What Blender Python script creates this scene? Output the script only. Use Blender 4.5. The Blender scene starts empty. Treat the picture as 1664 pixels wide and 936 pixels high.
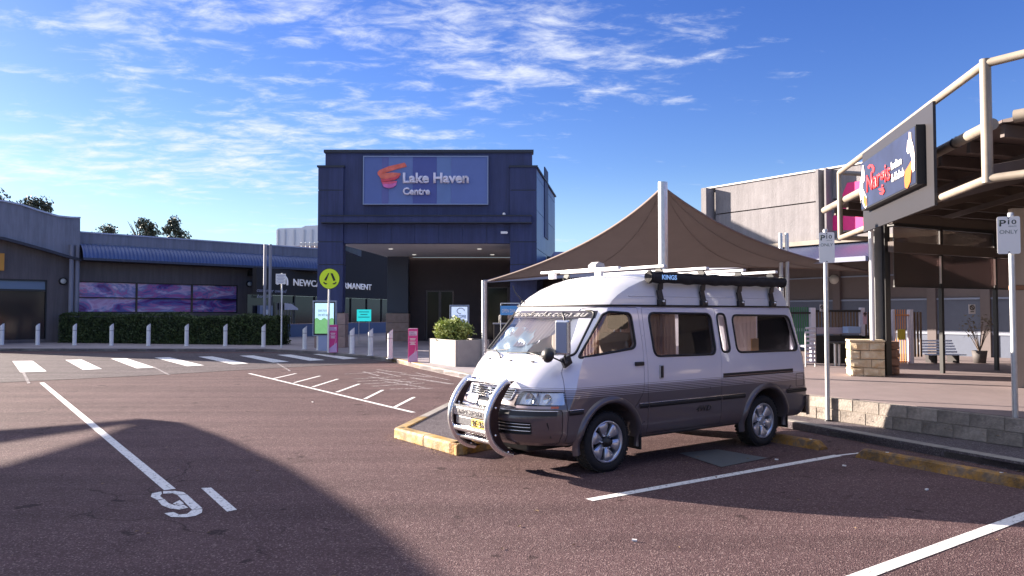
import bpy, bmesh, math, random
from mathutils import Vector, Matrix, noise as mnoise
random.seed(11)
scene = bpy.context.scene
col = scene.collection
R = math.radians

# ------------------------------------------------------------------ camera
F = 1230.0; EYE = 1.6; TILT = math.atan(42 / F)
cam_d = bpy.data.cameras.new('camera'); cam = bpy.data.objects.new('camera', cam_d); col.objects.link(cam)
cam_d.sensor_width = 36; cam_d.lens = F / 1664 * 36; cam_d.clip_end = 2000; cam_d.clip_start = .05
cam.location = (0, 0, EYE); cam.rotation_euler = (math.pi / 2 + TILT, 0, 0)
scene.camera = cam

# ------------------------------------------------------------------ light
SUN_EL = R(15.6); SUN_AZ = R(63)            # azimuth measured from +Y towards -X
world = bpy.data.worlds.new('World'); scene.world = world; world.use_nodes = True
wn = world.node_tree; wn.nodes.clear()
def W(t, **k):
    n = wn.nodes.new(t)
    for a, b in k.items(): setattr(n, a, b)
    return n
def wl(a, b): wn.links.new(a, b)
def wmath(op, a, b=None, c=None, clamp=False):
    n = W('ShaderNodeMath', operation=op); n.use_clamp = clamp
    for i, v in enumerate((a, b, c)):
        if v is None: continue
        if isinstance(v, (int, float)): n.inputs[i].default_value = v
        else: wl(v, n.inputs[i])
    return n.outputs[0]
out = W('ShaderNodeOutputWorld'); bg = W('ShaderNodeBackground'); bg.inputs[1].default_value = .05
sky = W('ShaderNodeTexSky', sky_type='NISHITA'); sky.sun_disc = False
sky.sun_elevation = SUN_EL; sky.sun_rotation = -SUN_AZ; sky.air_density = 1.0; sky.dust_density = .25; sky.ozone_density = 3.0
hs = W('ShaderNodeHueSaturation'); hs.inputs['Saturation'].default_value = 1.26; hs.inputs['Hue'].default_value = .528
wl(sky.outputs[0], hs.inputs['Color'])
tc = W('ShaderNodeTexCoord'); sep = W('ShaderNodeSeparateXYZ'); wl(tc.outputs['Generated'], sep.inputs[0])
zz = wmath('ADD', wmath('MAXIMUM', sep.outputs[2], 0.0), .10)
cx = wmath('DIVIDE', sep.outputs[0], zz); cy = wmath('DIVIDE', sep.outputs[1], zz)
comb = W('ShaderNodeCombineXYZ'); wl(cx, comb.inputs[0]); wl(cy, comb.inputs[1])
mp = W('ShaderNodeMapping'); mp.inputs['Rotation'].default_value = (0, 0, R(-28)); mp.inputs['Scale'].default_value = (1.0, 1.5, 1)
mp.inputs['Location'].default_value = (4.1, 2.3, 0)
wl(comb.outputs[0], mp.inputs[0])
n1 = W('ShaderNodeTexNoise'); n1.inputs['Scale'].default_value = .62; n1.inputs['Detail'].default_value = 3; n1.inputs['Roughness'].default_value = .5
n2 = W('ShaderNodeTexNoise'); n2.inputs['Scale'].default_value = 5.6; n2.inputs['Detail'].default_value = 10; n2.inputs['Roughness'].default_value = .64; n2.inputs['Distortion'].default_value = .3
wl(mp.outputs[0], n1.inputs['Vector']); wl(mp.outputs[0], n2.inputs['Vector'])
# more cloud on the left, clear sky on the right
side = wmath('MULTIPLY_ADD', sep.outputs[0], -.22, .0)
s1 = wmath('MULTIPLY_ADD', n1.outputs[0], .85, side)
s2 = wmath('ADD', s1, n2.outputs[0])
band = wmath('MULTIPLY_ADD', sep.outputs[2], .55, -.12)
s3 = wmath('ADD', s2, band)
mr = W('ShaderNodeMapRange'); mr.interpolation_type = 'SMOOTHSTEP'
mr.inputs['From Min'].default_value = .965; mr.inputs['From Max'].default_value = 1.36
wl(s3, mr.inputs['Value'])
cl = wmath('MULTIPLY', mr.outputs[0], .93)
mixc = W('ShaderNodeMix', data_type='RGBA'); wl(cl, mixc.inputs[0])
hz = W('ShaderNodeMapRange'); hz.interpolation_type = 'SMOOTHSTEP'; hz.inputs['From Min'].default_value = .20; hz.inputs['From Max'].default_value = -.02; hz.inputs['To Max'].default_value = .85; wl(sep.outputs[2], hz.inputs['Value'])
mixh = W('ShaderNodeMix', data_type='RGBA'); wl(hz.outputs[0], mixh.inputs[0]); wl(hs.outputs[0], mixh.inputs[6]); mixh.inputs[7].default_value = (2.6, 3.9, 5.0, 1); wl(mixh.outputs[2], mixc.inputs[6]); mixc.inputs[7].default_value = (4.6, 4.8, 5.3, 1)
wl(mixc.outputs[2], bg.inputs[0]); wl(bg.outputs[0], out.inputs[0])

sun_d = bpy.data.lights.new('sun', 'SUN'); sun_d.energy = 5.0; sun_d.angle = R(.5); sun_d.color = (1, .87, .74)
sun = bpy.data.objects.new('sun', sun_d); col.objects.link(sun)
S = Vector((-math.sin(SUN_AZ) * math.cos(SUN_EL), math.cos(SUN_AZ) * math.cos(SUN_EL), math.sin(SUN_EL)))
sun.rotation_euler = S.to_track_quat('Z', 'Y').to_euler()
sun.location = S * 60
DSH = Vector((-S.x / S.z, -S.y / S.z, 0))         # horizontal shadow shift for each metre of height
vs = scene.view_settings; vs.view_transform = 'Standard'; vs.look = 'None'; vs.exposure = 2.12; vs.gamma = 1; vs.use_curve_mapping = False

# ------------------------------------------------------------------ surveying: photo pixel -> place
def ray(px, py):
    x = (px - 832) / F; z = (468 - py) / F
    return Vector((x, math.cos(TILT) - z * math.sin(TILT), z * math.cos(TILT) + math.sin(TILT)))
def G(px, py, z=0.0):
    r = ray(px, py); k = (z - EYE) / r.z
    return Vector((r.x * k, r.y * k, z))
def D(px, py, y):
    r = ray(px, py); k = y / r.y
    return Vector((r.x * k, y, r.z * k + EYE))

# ------------------------------------------------------------------ materials
MATS = {}
def mat(name, base=(.5, .5, .5), rough=.6, metal=0.0, spec=.5, coat=0.0, noise=0.0, nscale=8.0, bump=0.0, bscale=60.0, emit=None, estr=0.0,
        trans=0.0, col2=None, contrast=1.0, rand=0.0, dirt=0.0, detail=6, streak=0.0):
    if name in MATS: return MATS[name]
    m = bpy.data.materials.new(name); m.use_nodes = True; nt = m.node_tree; b = nt.nodes['Principled BSDF']
    b.inputs['Base Color'].default_value = (*base, 1); b.inputs['Roughness'].default_value = rough; b.inputs['Metallic'].default_value = metal
    b.inputs['Specular IOR Level'].default_value = spec; b.inputs['Coat Weight'].default_value = coat; b.inputs['Coat Roughness'].default_value = .05
    b.inputs['Transmission Weight'].default_value = trans
    tc = nt.nodes.new('ShaderNodeTexCoord'); src = tc.outputs['Object']
    c = None
    if noise > 0 or col2:
        n = nt.nodes.new('ShaderNodeTexNoise'); n.inputs['Scale'].default_value = nscale; n.inputs['Detail'].default_value = detail; n.inputs['Roughness'].default_value = .65
        nt.links.new(src, n.inputs['Vector'])
        rp = nt.nodes.new('ShaderNodeMapRange'); rp.inputs['From Min'].default_value = .5 - .25 / contrast; rp.inputs['From Max'].default_value = .5 + .25 / contrast
        nt.links.new(n.outputs[0], rp.inputs['Value'])
        mx = nt.nodes.new('ShaderNodeMix'); mx.data_type = 'RGBA'; nt.links.new(rp.outputs[0], mx.inputs[0])
        a = base if col2 else tuple(v * (1 - noise) for v in base); e = col2 if col2 else tuple(min(1, v * (1 + noise)) for v in base)
        mx.inputs[6].default_value = (*a, 1); mx.inputs[7].default_value = (*e, 1)
        c = mx.outputs[2]
    if dirt > 0:
        n = nt.nodes.new('ShaderNodeTexNoise'); n.inputs['Scale'].default_value = nscale * .23; n.inputs['Detail'].default_value = 8; n.inputs['Roughness'].default_value = .7
        nt.links.new(src, n.inputs['Vector'])
        rp = nt.nodes.new('ShaderNodeMapRange'); rp.inputs['From Min'].default_value = .35; rp.inputs['From Max'].default_value = .7
        rp.inputs['To Min'].default_value = 1 - dirt; rp.inputs['To Max'].default_value = 1.0
        nt.links.new(n.outputs[0], rp.inputs['Value'])
        mm = nt.nodes.new('ShaderNodeMix'); mm.data_type = 'RGBA'; mm.blend_type = 'MULTIPLY'; mm.inputs[0].default_value = 1
        if c: nt.links.new(c, mm.inputs[6])
        else: mm.inputs[6].default_value = (*base, 1)
        nt.links.new(rp.outputs[0], mm.inputs[7]); c = mm.outputs[2]
    if streak > 0:
        mpg = nt.nodes.new('ShaderNodeMapping'); mpg.inputs['Scale'].default_value = (1.0, 1.0, .07); nt.links.new(src, mpg.inputs[0])
        n = nt.nodes.new('ShaderNodeTexNoise'); n.inputs['Scale'].default_value = 4.5; n.inputs['Detail'].default_value = 7; n.inputs['Roughness'].default_value = .75
        nt.links.new(mpg.outputs[0], n.inputs['Vector'])
        rp = nt.nodes.new('ShaderNodeMapRange'); rp.inputs['From Min'].default_value = .40; rp.inputs['From Max'].default_value = .64
        rp.inputs['To Min'].default_value = 1 - streak; rp.inputs['To Max'].default_value = 1.0 + streak * .35
        nt.links.new(n.outputs[0], rp.inputs['Value'])
        mm = nt.nodes.new('ShaderNodeMix'); mm.data_type = 'RGBA'; mm.blend_type = 'MULTIPLY'; mm.inputs[0].default_value = 1
        if c: nt.links.new(c, mm.inputs[6])
        else: mm.inputs[6].default_value = (*base, 1)
        nt.links.new(rp.outputs[0], mm.inputs[7]); c = mm.outputs[2]
    if rand > 0:
        oi = nt.nodes.new('ShaderNodeObjectInfo'); rp = nt.nodes.new('ShaderNodeMapRange')
        rp.inputs['To Min'].default_value = 1 - rand; rp.inputs['To Max'].default_value = 1 + rand; nt.links.new(oi.outputs['Random'], rp.inputs['Value'])
        mm = nt.nodes.new('ShaderNodeMix'); mm.data_type = 'RGBA'; mm.blend_type = 'MULTIPLY'; mm.inputs[0].default_value = 1
        if c: nt.links.new(c, mm.inputs[6])
        else: mm.inputs[6].default_value = (*base, 1)
        nt.links.new(rp.outputs[0], mm.inputs[7]); c = mm.outputs[2]
    if c: nt.links.new(c, b.inputs['Base Color'])
    if bump > 0:
        n = nt.nodes.new('ShaderNodeTexNoise'); n.inputs['Scale'].default_value = bscale; n.inputs['Detail'].default_value = 5
        nt.links.new(src, n.inputs['Vector'])
        bp = nt.nodes.new('ShaderNodeBump'); bp.inputs['Strength'].default_value = bump; bp.inputs['Distance'].default_value = .02
        nt.links.new(n.outputs[0], bp.inputs['Height']); nt.links.new(bp.outputs[0], b.inputs['Normal'])
    if emit:
        b.inputs['Emission Color'].default_value = (*emit, 1); b.inputs['Emission Strength'].default_value = estr
    MATS[name] = m
    return m
def glass(name, tint=(.8, .85, .85), refl=.12, rough=.01):
    m = bpy.data.materials.new(name); m.use_nodes = True; nt = m.node_tree; nt.nodes.clear()
    o = nt.nodes.new('ShaderNodeOutputMaterial'); tr = nt.nodes.new('ShaderNodeBsdfTransparent'); gl = nt.nodes.new('ShaderNodeBsdfGlossy')
    tr.inputs[0].default_value = (*tint, 1); gl.inputs['Roughness'].default_value = rough; gl.inputs[0].default_value = (1, 1, 1, 1)
    fr = nt.nodes.new('ShaderNodeLayerWeight'); fr.inputs[0].default_value = .35
    ma = nt.nodes.new('ShaderNodeMath'); ma.operation = 'MULTIPLY_ADD'; ma.inputs[1].default_value = .75; ma.inputs[2].default_value = refl; ma.use_clamp = True
    nt.links.new(fr.outputs['Fresnel'], ma.inputs[0])
    mx = nt.nodes.new('ShaderNodeMixShader'); nt.links.new(ma.outputs[0], mx.inputs[0]); nt.links.new(tr.outputs[0], mx.inputs[1]); nt.links.new(gl.outputs[0], mx.inputs[2])
    nt.links.new(mx.outputs[0], o.inputs[0]); MATS[name] = m
    return m

def asphalt(name, a, b, spk, sc=190.0, patch=.55):
    m = bpy.data.materials.new(name); m.use_nodes = True; nt = m.node_tree; bs = nt.nodes['Principled BSDF']; L = nt.links.new
    tc = nt.nodes.new('ShaderNodeTexCoord'); src = tc.outputs['Object']
    def N(scale, det, ro=.6):
        n = nt.nodes.new('ShaderNodeTexNoise'); n.inputs['Scale'].default_value = scale; n.inputs['Detail'].default_value = det; n.inputs['Roughness'].default_value = ro; L(src, n.inputs['Vector']); return n.outputs[0]
    def MRn(v, f0, f1, t0=0, t1=1):
        r = nt.nodes.new('ShaderNodeMapRange'); r.inputs['From Min'].default_value = f0; r.inputs['From Max'].default_value = f1; r.inputs['To Min'].default_value = t0; r.inputs['To Max'].default_value = t1; L(v, r.inputs['Value']); return r.outputs[0]
    def MX(f, x, y, bt='MIX'):
        q = nt.nodes.new('ShaderNodeMix'); q.data_type = 'RGBA'; q.blend_type = bt
        for s, v in ((0, f), (6, x), (7, y)):
            if isinstance(v, tuple): q.inputs[s].default_value = (*v, 1)
            elif isinstance(v, (int, float)): q.inputs[s].default_value = v
            else: L(v, q.inputs[s])
        return q.outputs[2]
    big = MRn(N(.35, 6, .7), .38, .66); c = MX(big, a, b)
    vor = nt.nodes.new('ShaderNodeTexVoronoi'); vor.inputs['Scale'].default_value = sc * .55; L(src, vor.inputs['Vector'])
    hsv = nt.nodes.new('ShaderNodeSeparateColor'); L(vor.outputs['Color'], hsv.inputs[0])
    st = MRn(hsv.outputs[0], .0, 1.0, .68, 1.32); c = MX(1.0, c, st, 'MULTIPLY')
    fine = MRn(hsv.outputs[1], .86, .93); c = MX(fine, c, spk)
    stain = MRn(N(1.6, 8, .72), .56, .74, 0, patch); c = MX(stain, c, tuple(v * .45 for v in a))
    spot = MRn(N(3.1, 4, .5), .665, .70, 0, .7); c = MX(spot, c, tuple(v * .30 for v in a))
    mpt = nt.nodes.new('ShaderNodeMapping'); mpt.inputs['Rotation'].default_value = (0, 0, R(20)); mpt.inputs['Scale'].default_value = (.12, 1.6, 1); L(src, mpt.inputs[0])
    nt2 = nt.nodes.new('ShaderNodeTexNoise'); nt2.inputs['Scale'].default_value = 1.0; nt2.inputs['Detail'].default_value = 4; L(mpt.outputs[0], nt2.inputs['Vector'])
    trk = MRn(nt2.outputs[0], .35, .65, .84, 1.12); c = MX(1.0, c, trk, 'MULTIPLY')
    # cracks and seams
    vc = nt.nodes.new('ShaderNodeTexVoronoi'); vc.feature = 'DISTANCE_TO_EDGE'; vc.inputs['Scale'].default_value = .22
    wv = nt.nodes.new('ShaderNodeTexNoise'); wv.inputs['Scale'].default_value = 1.3; wv.inputs['Detail'].default_value = 6; L(src, wv.inputs['Vector'])
    vm = nt.nodes.new('ShaderNodeVectorMath'); vm.operation = 'ADD'; L(src, vm.inputs[0]); L(wv.outputs['Color'], vm.inputs[1]); L(vm.outputs[0], vc.inputs['Vector'])
    cr = MRn(vc.outputs['Distance'], .0015, .0035, .55, 1.0); cm = MRn(N(.5, 2), .52, .6, 1.0, 0.0)
    crm = nt.nodes.new('ShaderNodeMath'); crm.operation = 'MAXIMUM'; L(cr, crm.inputs[0]); L(cm, crm.inputs[1])
    c = MX(1.0, c, crm.outputs[0], 'MULTIPLY')
    L(c, bs.inputs['Base Color']); bs.inputs['Roughness'].default_value = .82; bs.inputs['Specular IOR Level'].default_value = .12
    bp = nt.nodes.new('ShaderNodeBump'); bp.inputs['Strength'].default_value = .42; bp.inputs['Distance'].default_value = .012
    L(vor.outputs['Distance'], bp.inputs['Height']); L(bp.outputs[0], bs.inputs['Normal'])
    MATS[name] = m
    return m
def worn(name, base, keep=.5, sc=14.0, under=(.10, .075, .07)):
    m = bpy.data.materials.new(name); m.use_nodes = True; nt = m.node_tree; L = nt.links.new
    bs = nt.nodes['Principled BSDF']; bs.inputs['Base Color'].default_value = (*base, 1); bs.inputs['Roughness'].default_value = .75
    tc = nt.nodes.new('ShaderNodeTexCoord')
    n = nt.nodes.new('ShaderNodeTexNoise'); n.inputs['Scale'].default_value = sc; n.inputs['Detail'].default_value = 9; n.inputs['Roughness'].default_value = .8; L(tc.outputs['Object'], n.inputs['Vector'])
    r = nt.nodes.new('ShaderNodeMapRange'); r.inputs['From Min'].default_value = keep - .05; r.inputs['From Max'].default_value = keep + .05; L(n.outputs[0], r.inputs['Value'])
    tr = nt.nodes.new('ShaderNodeBsdfTransparent'); mx = nt.nodes.new('ShaderNodeMixShader'); L(r.outputs[0], mx.inputs[0]); L(bs.outputs[0], mx.inputs[1]); L(tr.outputs[0], mx.inputs[2])
    L(mx.outputs[0], nt.nodes['Material Output'].inputs[0]); MATS[name] = m
    return m

# ------------------------------------------------------------------ objects
OFF = {}
def tag(o, label=None, cat=None, group=None, kind=None):
    if label: o['label'] = label
    if cat: o['category'] = cat
    if group: o['group'] = group
    if kind: o['kind'] = kind
    return o
def empty(name, loc, label=None, cat=None, group=None, rz=0.0):
    o = bpy.data.objects.new(name, None); col.objects.link(o); o.location = loc; o.rotation_euler = (0, 0, rz); o.empty_display_size = .2
    OFF[o.name] = Vector(loc)
    return tag(o, label, cat, group)
class MB:
    def __init__(s): s.v = []; s.f = []; s.sm = []; s.mi = []
    def add(s, vs, fs, smooth=False, mi=0):
        n = len(s.v); s.v += [Vector(p) for p in vs]
        for f in fs: s.f.append([i + n for i in f]); s.sm.append(smooth); s.mi.append(mi)
        return s
    def box(s, c, size, rz=0.0, ax=None, mi=0):
        """box with centre c and full size; ax = (U, V, N) axes when given"""
        c = Vector(c)
        if ax is None: U = Vector((math.cos(rz), math.sin(rz), 0)); V = Vector((-math.sin(rz), math.cos(rz), 0)); N = Vector((0, 0, 1))
        else: U, V, N = [Vector(a).normalized() for a in ax]
        h = [x / 2 for x in size]; p = []
        for k in (-1, 1):
            for (i, j) in ((-1, -1), (1, -1), (1, 1), (-1, 1)): p.append(c + U * h[0] * i + V * h[1] * j + N * h[2] * k)
        fs = [(3, 2, 1, 0), (4, 5, 6, 7), (0, 1, 5, 4), (1, 2, 6, 5), (2, 3, 7, 6), (3, 0, 4, 7)]
        if U.cross(V).dot(N) < 0: fs = [f[::-1] for f in fs]
        return s.add(p, fs, mi=mi)
    def bar(s, a, b, w, h, up=(0, 0, 1)):
        a = Vector(a); b = Vector(b); U = (b - a); L = U.length; U.normalize(); up = Vector(up)
        V = up.cross(U)
        if V.length < 1e-4: V = Vector((1, 0, 0)).cross(U)
        V.normalize(); N = U.cross(V)
        return s.box((a + b) / 2, (L, w, h), ax=(U, V, N))
    def tube(s, path, r, n=10, closed=False, caps=True, flat=None, smooth=True):
        path = [Vector(p) for p in path]; m = len(path); rings = []
        rr = r if isinstance(r, (list, tuple)) else [r] * m
        prev = None
        for i, p in enumerate(path):
            if closed: t = path[(i + 1) % m] - path[i - 1]
            else: t = path[min(i + 1, m - 1)] - path[max(i - 1, 0)]
            t.normalize()
            if prev is None:
                a = Vector((0, 0, 1)) if abs(t.z) < .9 else Vector((1, 0, 0))
                u = t.cross(a).normalized()
            else:
                u = (prev - t * prev.dot(t)).normalized()
            w = t.cross(u); prev = u
            rings.append([p + (u * math.cos(2 * math.pi * k / n) + w * math.sin(2 * math.pi * k / n)) * rr[i] for k in range(n)])
        vs = [q for rg in rings for q in rg]; fs = []
        for i in range(m if closed else m - 1):
            j = (i + 1) % m
            for k in range(n):
                k2 = (k + 1) % n; fs.append((i * n + k, i * n + k2, j * n + k2, j * n + k))
        s.add(vs, fs, smooth)
        if caps and not closed:
            s.add(rings[0], [tuple(range(n))[::-1]]); s.add(rings[-1], [tuple(range(n))])
        return s
    def prism(s, pts, N, d, mi=0):
        """planar polygon pts (3D) extruded by vector N*d, both capped"""
        pts = [Vector(p) for p in pts]; n = len(pts); N = Vector(N) * d
        nn = Vector((0, 0, 0))
        for i in range(n): nn += (pts[i] - pts[0]).cross(pts[(i + 1) % n] - pts[0])
        if nn.dot(N) < 0: pts = pts[::-1]
        vs = pts + [p + N for p in pts]
        fs = [tuple(range(n))[::-1], tuple(range(n, 2 * n))] + [(i, (i + 1) % n, n + (i + 1) % n, n + i) for i in range(n)]
        return s.add(vs, fs, mi=mi)
    def lathe(s, prof, c, axis, n=32, closed=False, smooth=True):
        """prof = [(r, h)], spun about axis through c"""
        c = Vector(c); A = Vector(axis).normalized(); a = Vector((0, 0, 1)) if abs(A.z) < .9 else Vector((1, 0, 0))
        U = A.cross(a).normalized(); V = A.cross(U); vs = []
        for (r, h) in prof:
            for k in range(n):
                t = 2 * math.pi * k / n; vs.append(c + A * h + (U * math.cos(t) + V * math.sin(t)) * r)
        m = len(prof); fs = []
        for i in range(m if closed else m - 1):
            j = (i + 1) % m
            for k in range(n):
                k2 = (k + 1) % n; fs.append((i * n + k, i * n + k2, j * n + k2, j * n + k))
        return s.add(vs, fs, smooth)
    def grid(s, fn, nu, nv, smooth=True, mi=0):
        vs = [fn(i / nu, j / nv) for j in range(nv + 1) for i in range(nu + 1)]
        fs = [(j * (nu + 1) + i, j * (nu + 1) + i + 1, (j + 1) * (nu + 1) + i + 1, (j + 1) * (nu + 1) + i) for j in range(nv) for i in range(nu)]
        return s.add(vs, fs, smooth, mi)
    def build(s, name, m, parent=None, fix=False, local=False, bevel=0.0, sharp=None):
        off = Vector((0, 0, 0))
        if parent is not None and not local: off = OFF.get(parent.name, off)
        me = bpy.data.meshes.new(name); me.from_pydata([tuple(p - off) for p in s.v], [], s.f); me.update()
        me.polygons.foreach_set('use_smooth', s.sm); me.polygons.foreach_set('material_index', s.mi)
        for x in (m if isinstance(m, (list, tuple)) else [m]): me.materials.append(x)
        if fix or bevel:
            bm = bmesh.new(); bm.from_mesh(me)
            if fix: bmesh.ops.recalc_face_normals(bm, faces=bm.faces)
            if bevel:
                ed = [e for e in bm.edges if len(e.link_faces) == 2 and e.calc_face_angle(0) > .6]
                bmesh.ops.bevel(bm, geom=ed, offset=bevel, segments=2, affect='EDGES', profile=.6, clamp_overlap=True)
            bm.to_mesh(me); bm.free()
        if sharp: me.set_sharp_from_angle(angle=R(sharp))
        o = bpy.data.objects.new(name, me); col.objects.link(o)
        if parent is not None: o.parent = parent; OFF[o.name] = off
        return o
def copy_tree(o, parent=None):
    c = o.copy(); col.objects.link(c)
    if parent is not None: c.parent = parent
    for ch in list(o.children): copy_tree(ch, c)
    return c
def text(name, s, O, U, V, w, h, m, parent=None, ext=.004, bold=0.0, shear=0.0, label=None, local=False, keep=False, lift=.004):
    """lettering whose lower left corner is O, running along U, up along V, filling w x h"""
    cu = bpy.data.curves.new(name, 'FONT'); cu.body = s; cu.size = 1; cu.extrude = 0; cu.offset = bold; cu.shear = shear; cu.resolution_u = 3
    t = bpy.data.objects.new(name, cu); col.objects.link(t)
    dg = bpy.context.evaluated_depsgraph_get(); me = bpy.data.meshes.new_from_object(t.evaluated_get(dg)); bpy.data.objects.remove(t)
    xs = [v.co.x for v in me.vertices]; ys = [v.co.y for v in me.vertices]
    x0, x1, y0, y1 = min(xs), max(xs), min(ys), max(ys)
    U = Vector(U).normalized(); V = Vector(V).normalized(); N = U.cross(V); O = Vector(O)
    off = Vector((0, 0, 0)) if (parent is None or local) else OFF.get(parent.name, Vector((0, 0, 0)))
    bm = bmesh.new(); bm.from_mesh(me)
    r = bmesh.ops.extrude_face_region(bm, geom=list(bm.faces))
    top = [g for g in r['geom'] if isinstance(g, bmesh.types.BMVert)]; ts = set(top)
    for v in bm.verts:
        d = lift + (ext if v in ts else 0)
        v.co = O + U * ((v.co.x - x0) / (x1 - x0) * w) + V * ((v.co.y - y0) / (y1 - y0) * h) + N * d - off
    bmesh.ops.recalc_face_normals(bm, faces=bm.faces)
    bm.to_mesh(me); bm.free()
    me.materials.clear(); me.materials.append(m); me.name = name
    o = bpy.data.objects.new(name, me); col.objects.link(o)
    if parent is not None: o.parent = parent; OFF[o.name] = off
    return o
def struct(name, mb, m, **k):
    return tag(mb.build(name, m, **k), kind='structure')
def sheet(pts, z, mb=None, thick=0.0):
    mb = mb or MB(); p = [Vector((q[0], q[1], z)) for q in pts]
    a = sum(p[i].x * p[(i + 1) % len(p)].y - p[(i + 1) % len(p)].x * p[i].y for i in range(len(p)))
    if a < 0: p = p[::-1]
    if thick: mb.prism([q - Vector((0, 0, thick)) for q in p], (0, 0, 1), thick)
    else: mb.add(p, [tuple(range(len(p)))])
    return mb

# ------------------------------------------------------------------ palette
M_asph = asphalt('car_park_asphalt', (.092, .056, .059), (.118, .074, .075), (.23, .165, .16))
M_asph2 = asphalt('crossing_asphalt', (.092, .074, .080), (.112, .092, .096), (.22, .19, .19), sc=110)
M_fpath = asphalt('footpath_asphalt', (.095, .080, .090), (.115, .098, .106), (.21, .19, .20), sc=170)
M_conc = mat('pale_concrete', (.33, .29, .31), .85, noise=.12, nscale=3, bump=.15, bscale=90, dirt=.3)
M_terr = mat('terrace_concrete', (.24, .185, .185), .8, noise=.1, nscale=2, bump=.1, bscale=80, dirt=.25)
M_kerb = mat('kerb_concrete', (.34, .31, .28), .85, noise=.15, nscale=9, bump=.25, bscale=70, dirt=.4)
M_yel = mat('yellow_kerb_paint', (.66, .38, .08), .7, col2=(.58, .46, .27), nscale=9, contrast=2.6, bump=.5, bscale=45, dirt=.75)
M_yel2 = mat('worn_yellow_paint', (.52, .26, .05), .75, col2=(.22, .15, .10), nscale=11, contrast=2.4, bump=.5, bscale=45, dirt=.8)
M_white = worn('white_road_paint', (.74, .72, .71), .585, 26)
M_whitew = worn('faded_road_paint', (.42, .38, .39), .50, 18)
M_galv = mat('galvanised_steel', (.55, .56, .58), .38, .75, noise=.12, nscale=14)
M_pole = mat('painted_pole', (.74, .73, .70), .45, .2, noise=.08, nscale=9)
M_bol = mat('bollard_paint', (.78, .77, .76), .5, .0, noise=.06, nscale=12)
M_black = mat('black_metal', (.015, .015, .017), .45)
M_dark = mat('dark_interior', (.022, .019, .02), .8)
M_block = mat('block_grey', (.34, .295, .26), .9, noise=.2, nscale=16, bump=.6, bscale=60, rand=.2, dirt=.55)
M_mort = mat('mortar', (.24, .21, .18), .95, noise=.1, nscale=20)
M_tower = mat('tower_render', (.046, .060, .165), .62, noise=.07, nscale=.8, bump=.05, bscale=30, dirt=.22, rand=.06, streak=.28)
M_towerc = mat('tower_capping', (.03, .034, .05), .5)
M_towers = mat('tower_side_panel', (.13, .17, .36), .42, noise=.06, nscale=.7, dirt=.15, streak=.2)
M_soff = mat('soffit_white', (.72, .68, .66), .7, noise=.03, nscale=2)
M_stone = mat('stone_cladding', (.36, .26, .22), .85, noise=.2, nscale=5, bump=.4, bscale=30, rand=.1)
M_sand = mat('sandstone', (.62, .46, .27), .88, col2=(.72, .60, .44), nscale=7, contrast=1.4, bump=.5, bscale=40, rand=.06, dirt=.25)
M_bldg = mat('left_wall_light', (.25, .255, .31), .75, noise=.07, nscale=.7, bump=.1, bscale=25, dirt=.2, streak=.22)
M_bldg2 = mat('left_wall_brown', (.135, .115, .115), .8, noise=.08, nscale=1, bump=.1, bscale=30, streak=.2)
M_blueroof = mat('blue_corrugated', (.10, .14, .29), .4, .25, noise=.07, nscale=1.5, dirt=.2)
M_gdark = mat('shop_glass_dark', (.018, .018, .022), .10, 0, spec=.35)
M_panel = mat('concrete_panel', (.265, .25, .26), .9, noise=.10, nscale=3, bump=.35, bscale=18, dirt=.2, streak=.16)
M_cream = mat('cream_render', (.48, .41, .34), .85, streak=.12, dirt=.15, noise=.05, nscale=2, bump=.1, bscale=50)
M_pink = mat('pink_paint', (.80, .03, .20), .6, noise=.04)
M_pipe = mat('cream_pipe', (.33, .28, .225), .5, noise=.1, nscale=5, dirt=.35)
M_beam = mat('canopy_beam', (.085, .065, .06), .7, noise=.1)
M_roofu = mat('canopy_underside', (.10, .075, .07), .75, noise=.1, nscale=2)
M_signw = mat('sign_white', (.82, .80, .78), .4)
M_signk = mat('sign_black', (.03, .03, .03), .4)
M_signg = mat('sign_green_ink', (.03, .05, .045), .4)
M_fluo = mat('fluoro_yellow', (.72, .95, .03), .45, emit=(.7, 1, .03), estr=.0)

# ================================================================== GROUND
g = MB(); g.grid(lambda u, v: Vector((-500 + 1000 * u, -450 + 1250 * v, 0)), 8, 8, smooth=False)
struct('ground', g, M_asph)
# raised pedestrian crossing table
cross = [G(-260, 636), G(0, 622), G(230, 611), G(420, 600), G(610, 590), G(650, 583.5), G(575, 574), G(0, 574.5), G(-260, 575)]
struct('raised_crossing_road', sheet([(p.x, p.y) for p in cross], .006), M_asph2)
# concrete seams in the table
mk = MB()
for a, b in (((37, 604), (47, 624)), ((250, 597), (275, 610)), ((449, 590), (472, 604))):
    p, q = G(*a), G(*b); d = (q - p).normalized(); n = Vector((-d.y, d.x, 0)) * .03
    sheet([(p - n), (p + n), (q + n), (q - n)], .0125, mk)
struct('crossing_seam_marks', mk, M_whitew)
# zebra bars
for i, q in enumerate([((20, 587.5), (53, 587), (76, 604.5), (33, 606)), ((106, 585.5), (133, 585), (166, 600.5), (135, 602)), ((180, 583.5), (206, 583), (252, 598), (222, 599.5)),
        ((251, 581.8), (276, 581.3), (332, 594.5), (304, 596)), ((322, 580.2), (345, 579.8), (404, 591.5), (378, 593)), ((389, 578.5), (411, 578.1), (470, 588.5), (444, 590)),
        ((450, 577.2), (472, 576.8), (528, 585.8), (503, 587)), ((508, 576), (527, 575.7), (582, 583), (558, 584.5)), ((554, 575.2), (574, 575), (630, 581.5), (606, 582.6)), ((-70, 590), (-38, 589.5), (-12, 607), (-55, 609))]):
    struct('zebra_bar', sheet([G(*p).xy for p in q], .0165), M_white)

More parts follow.
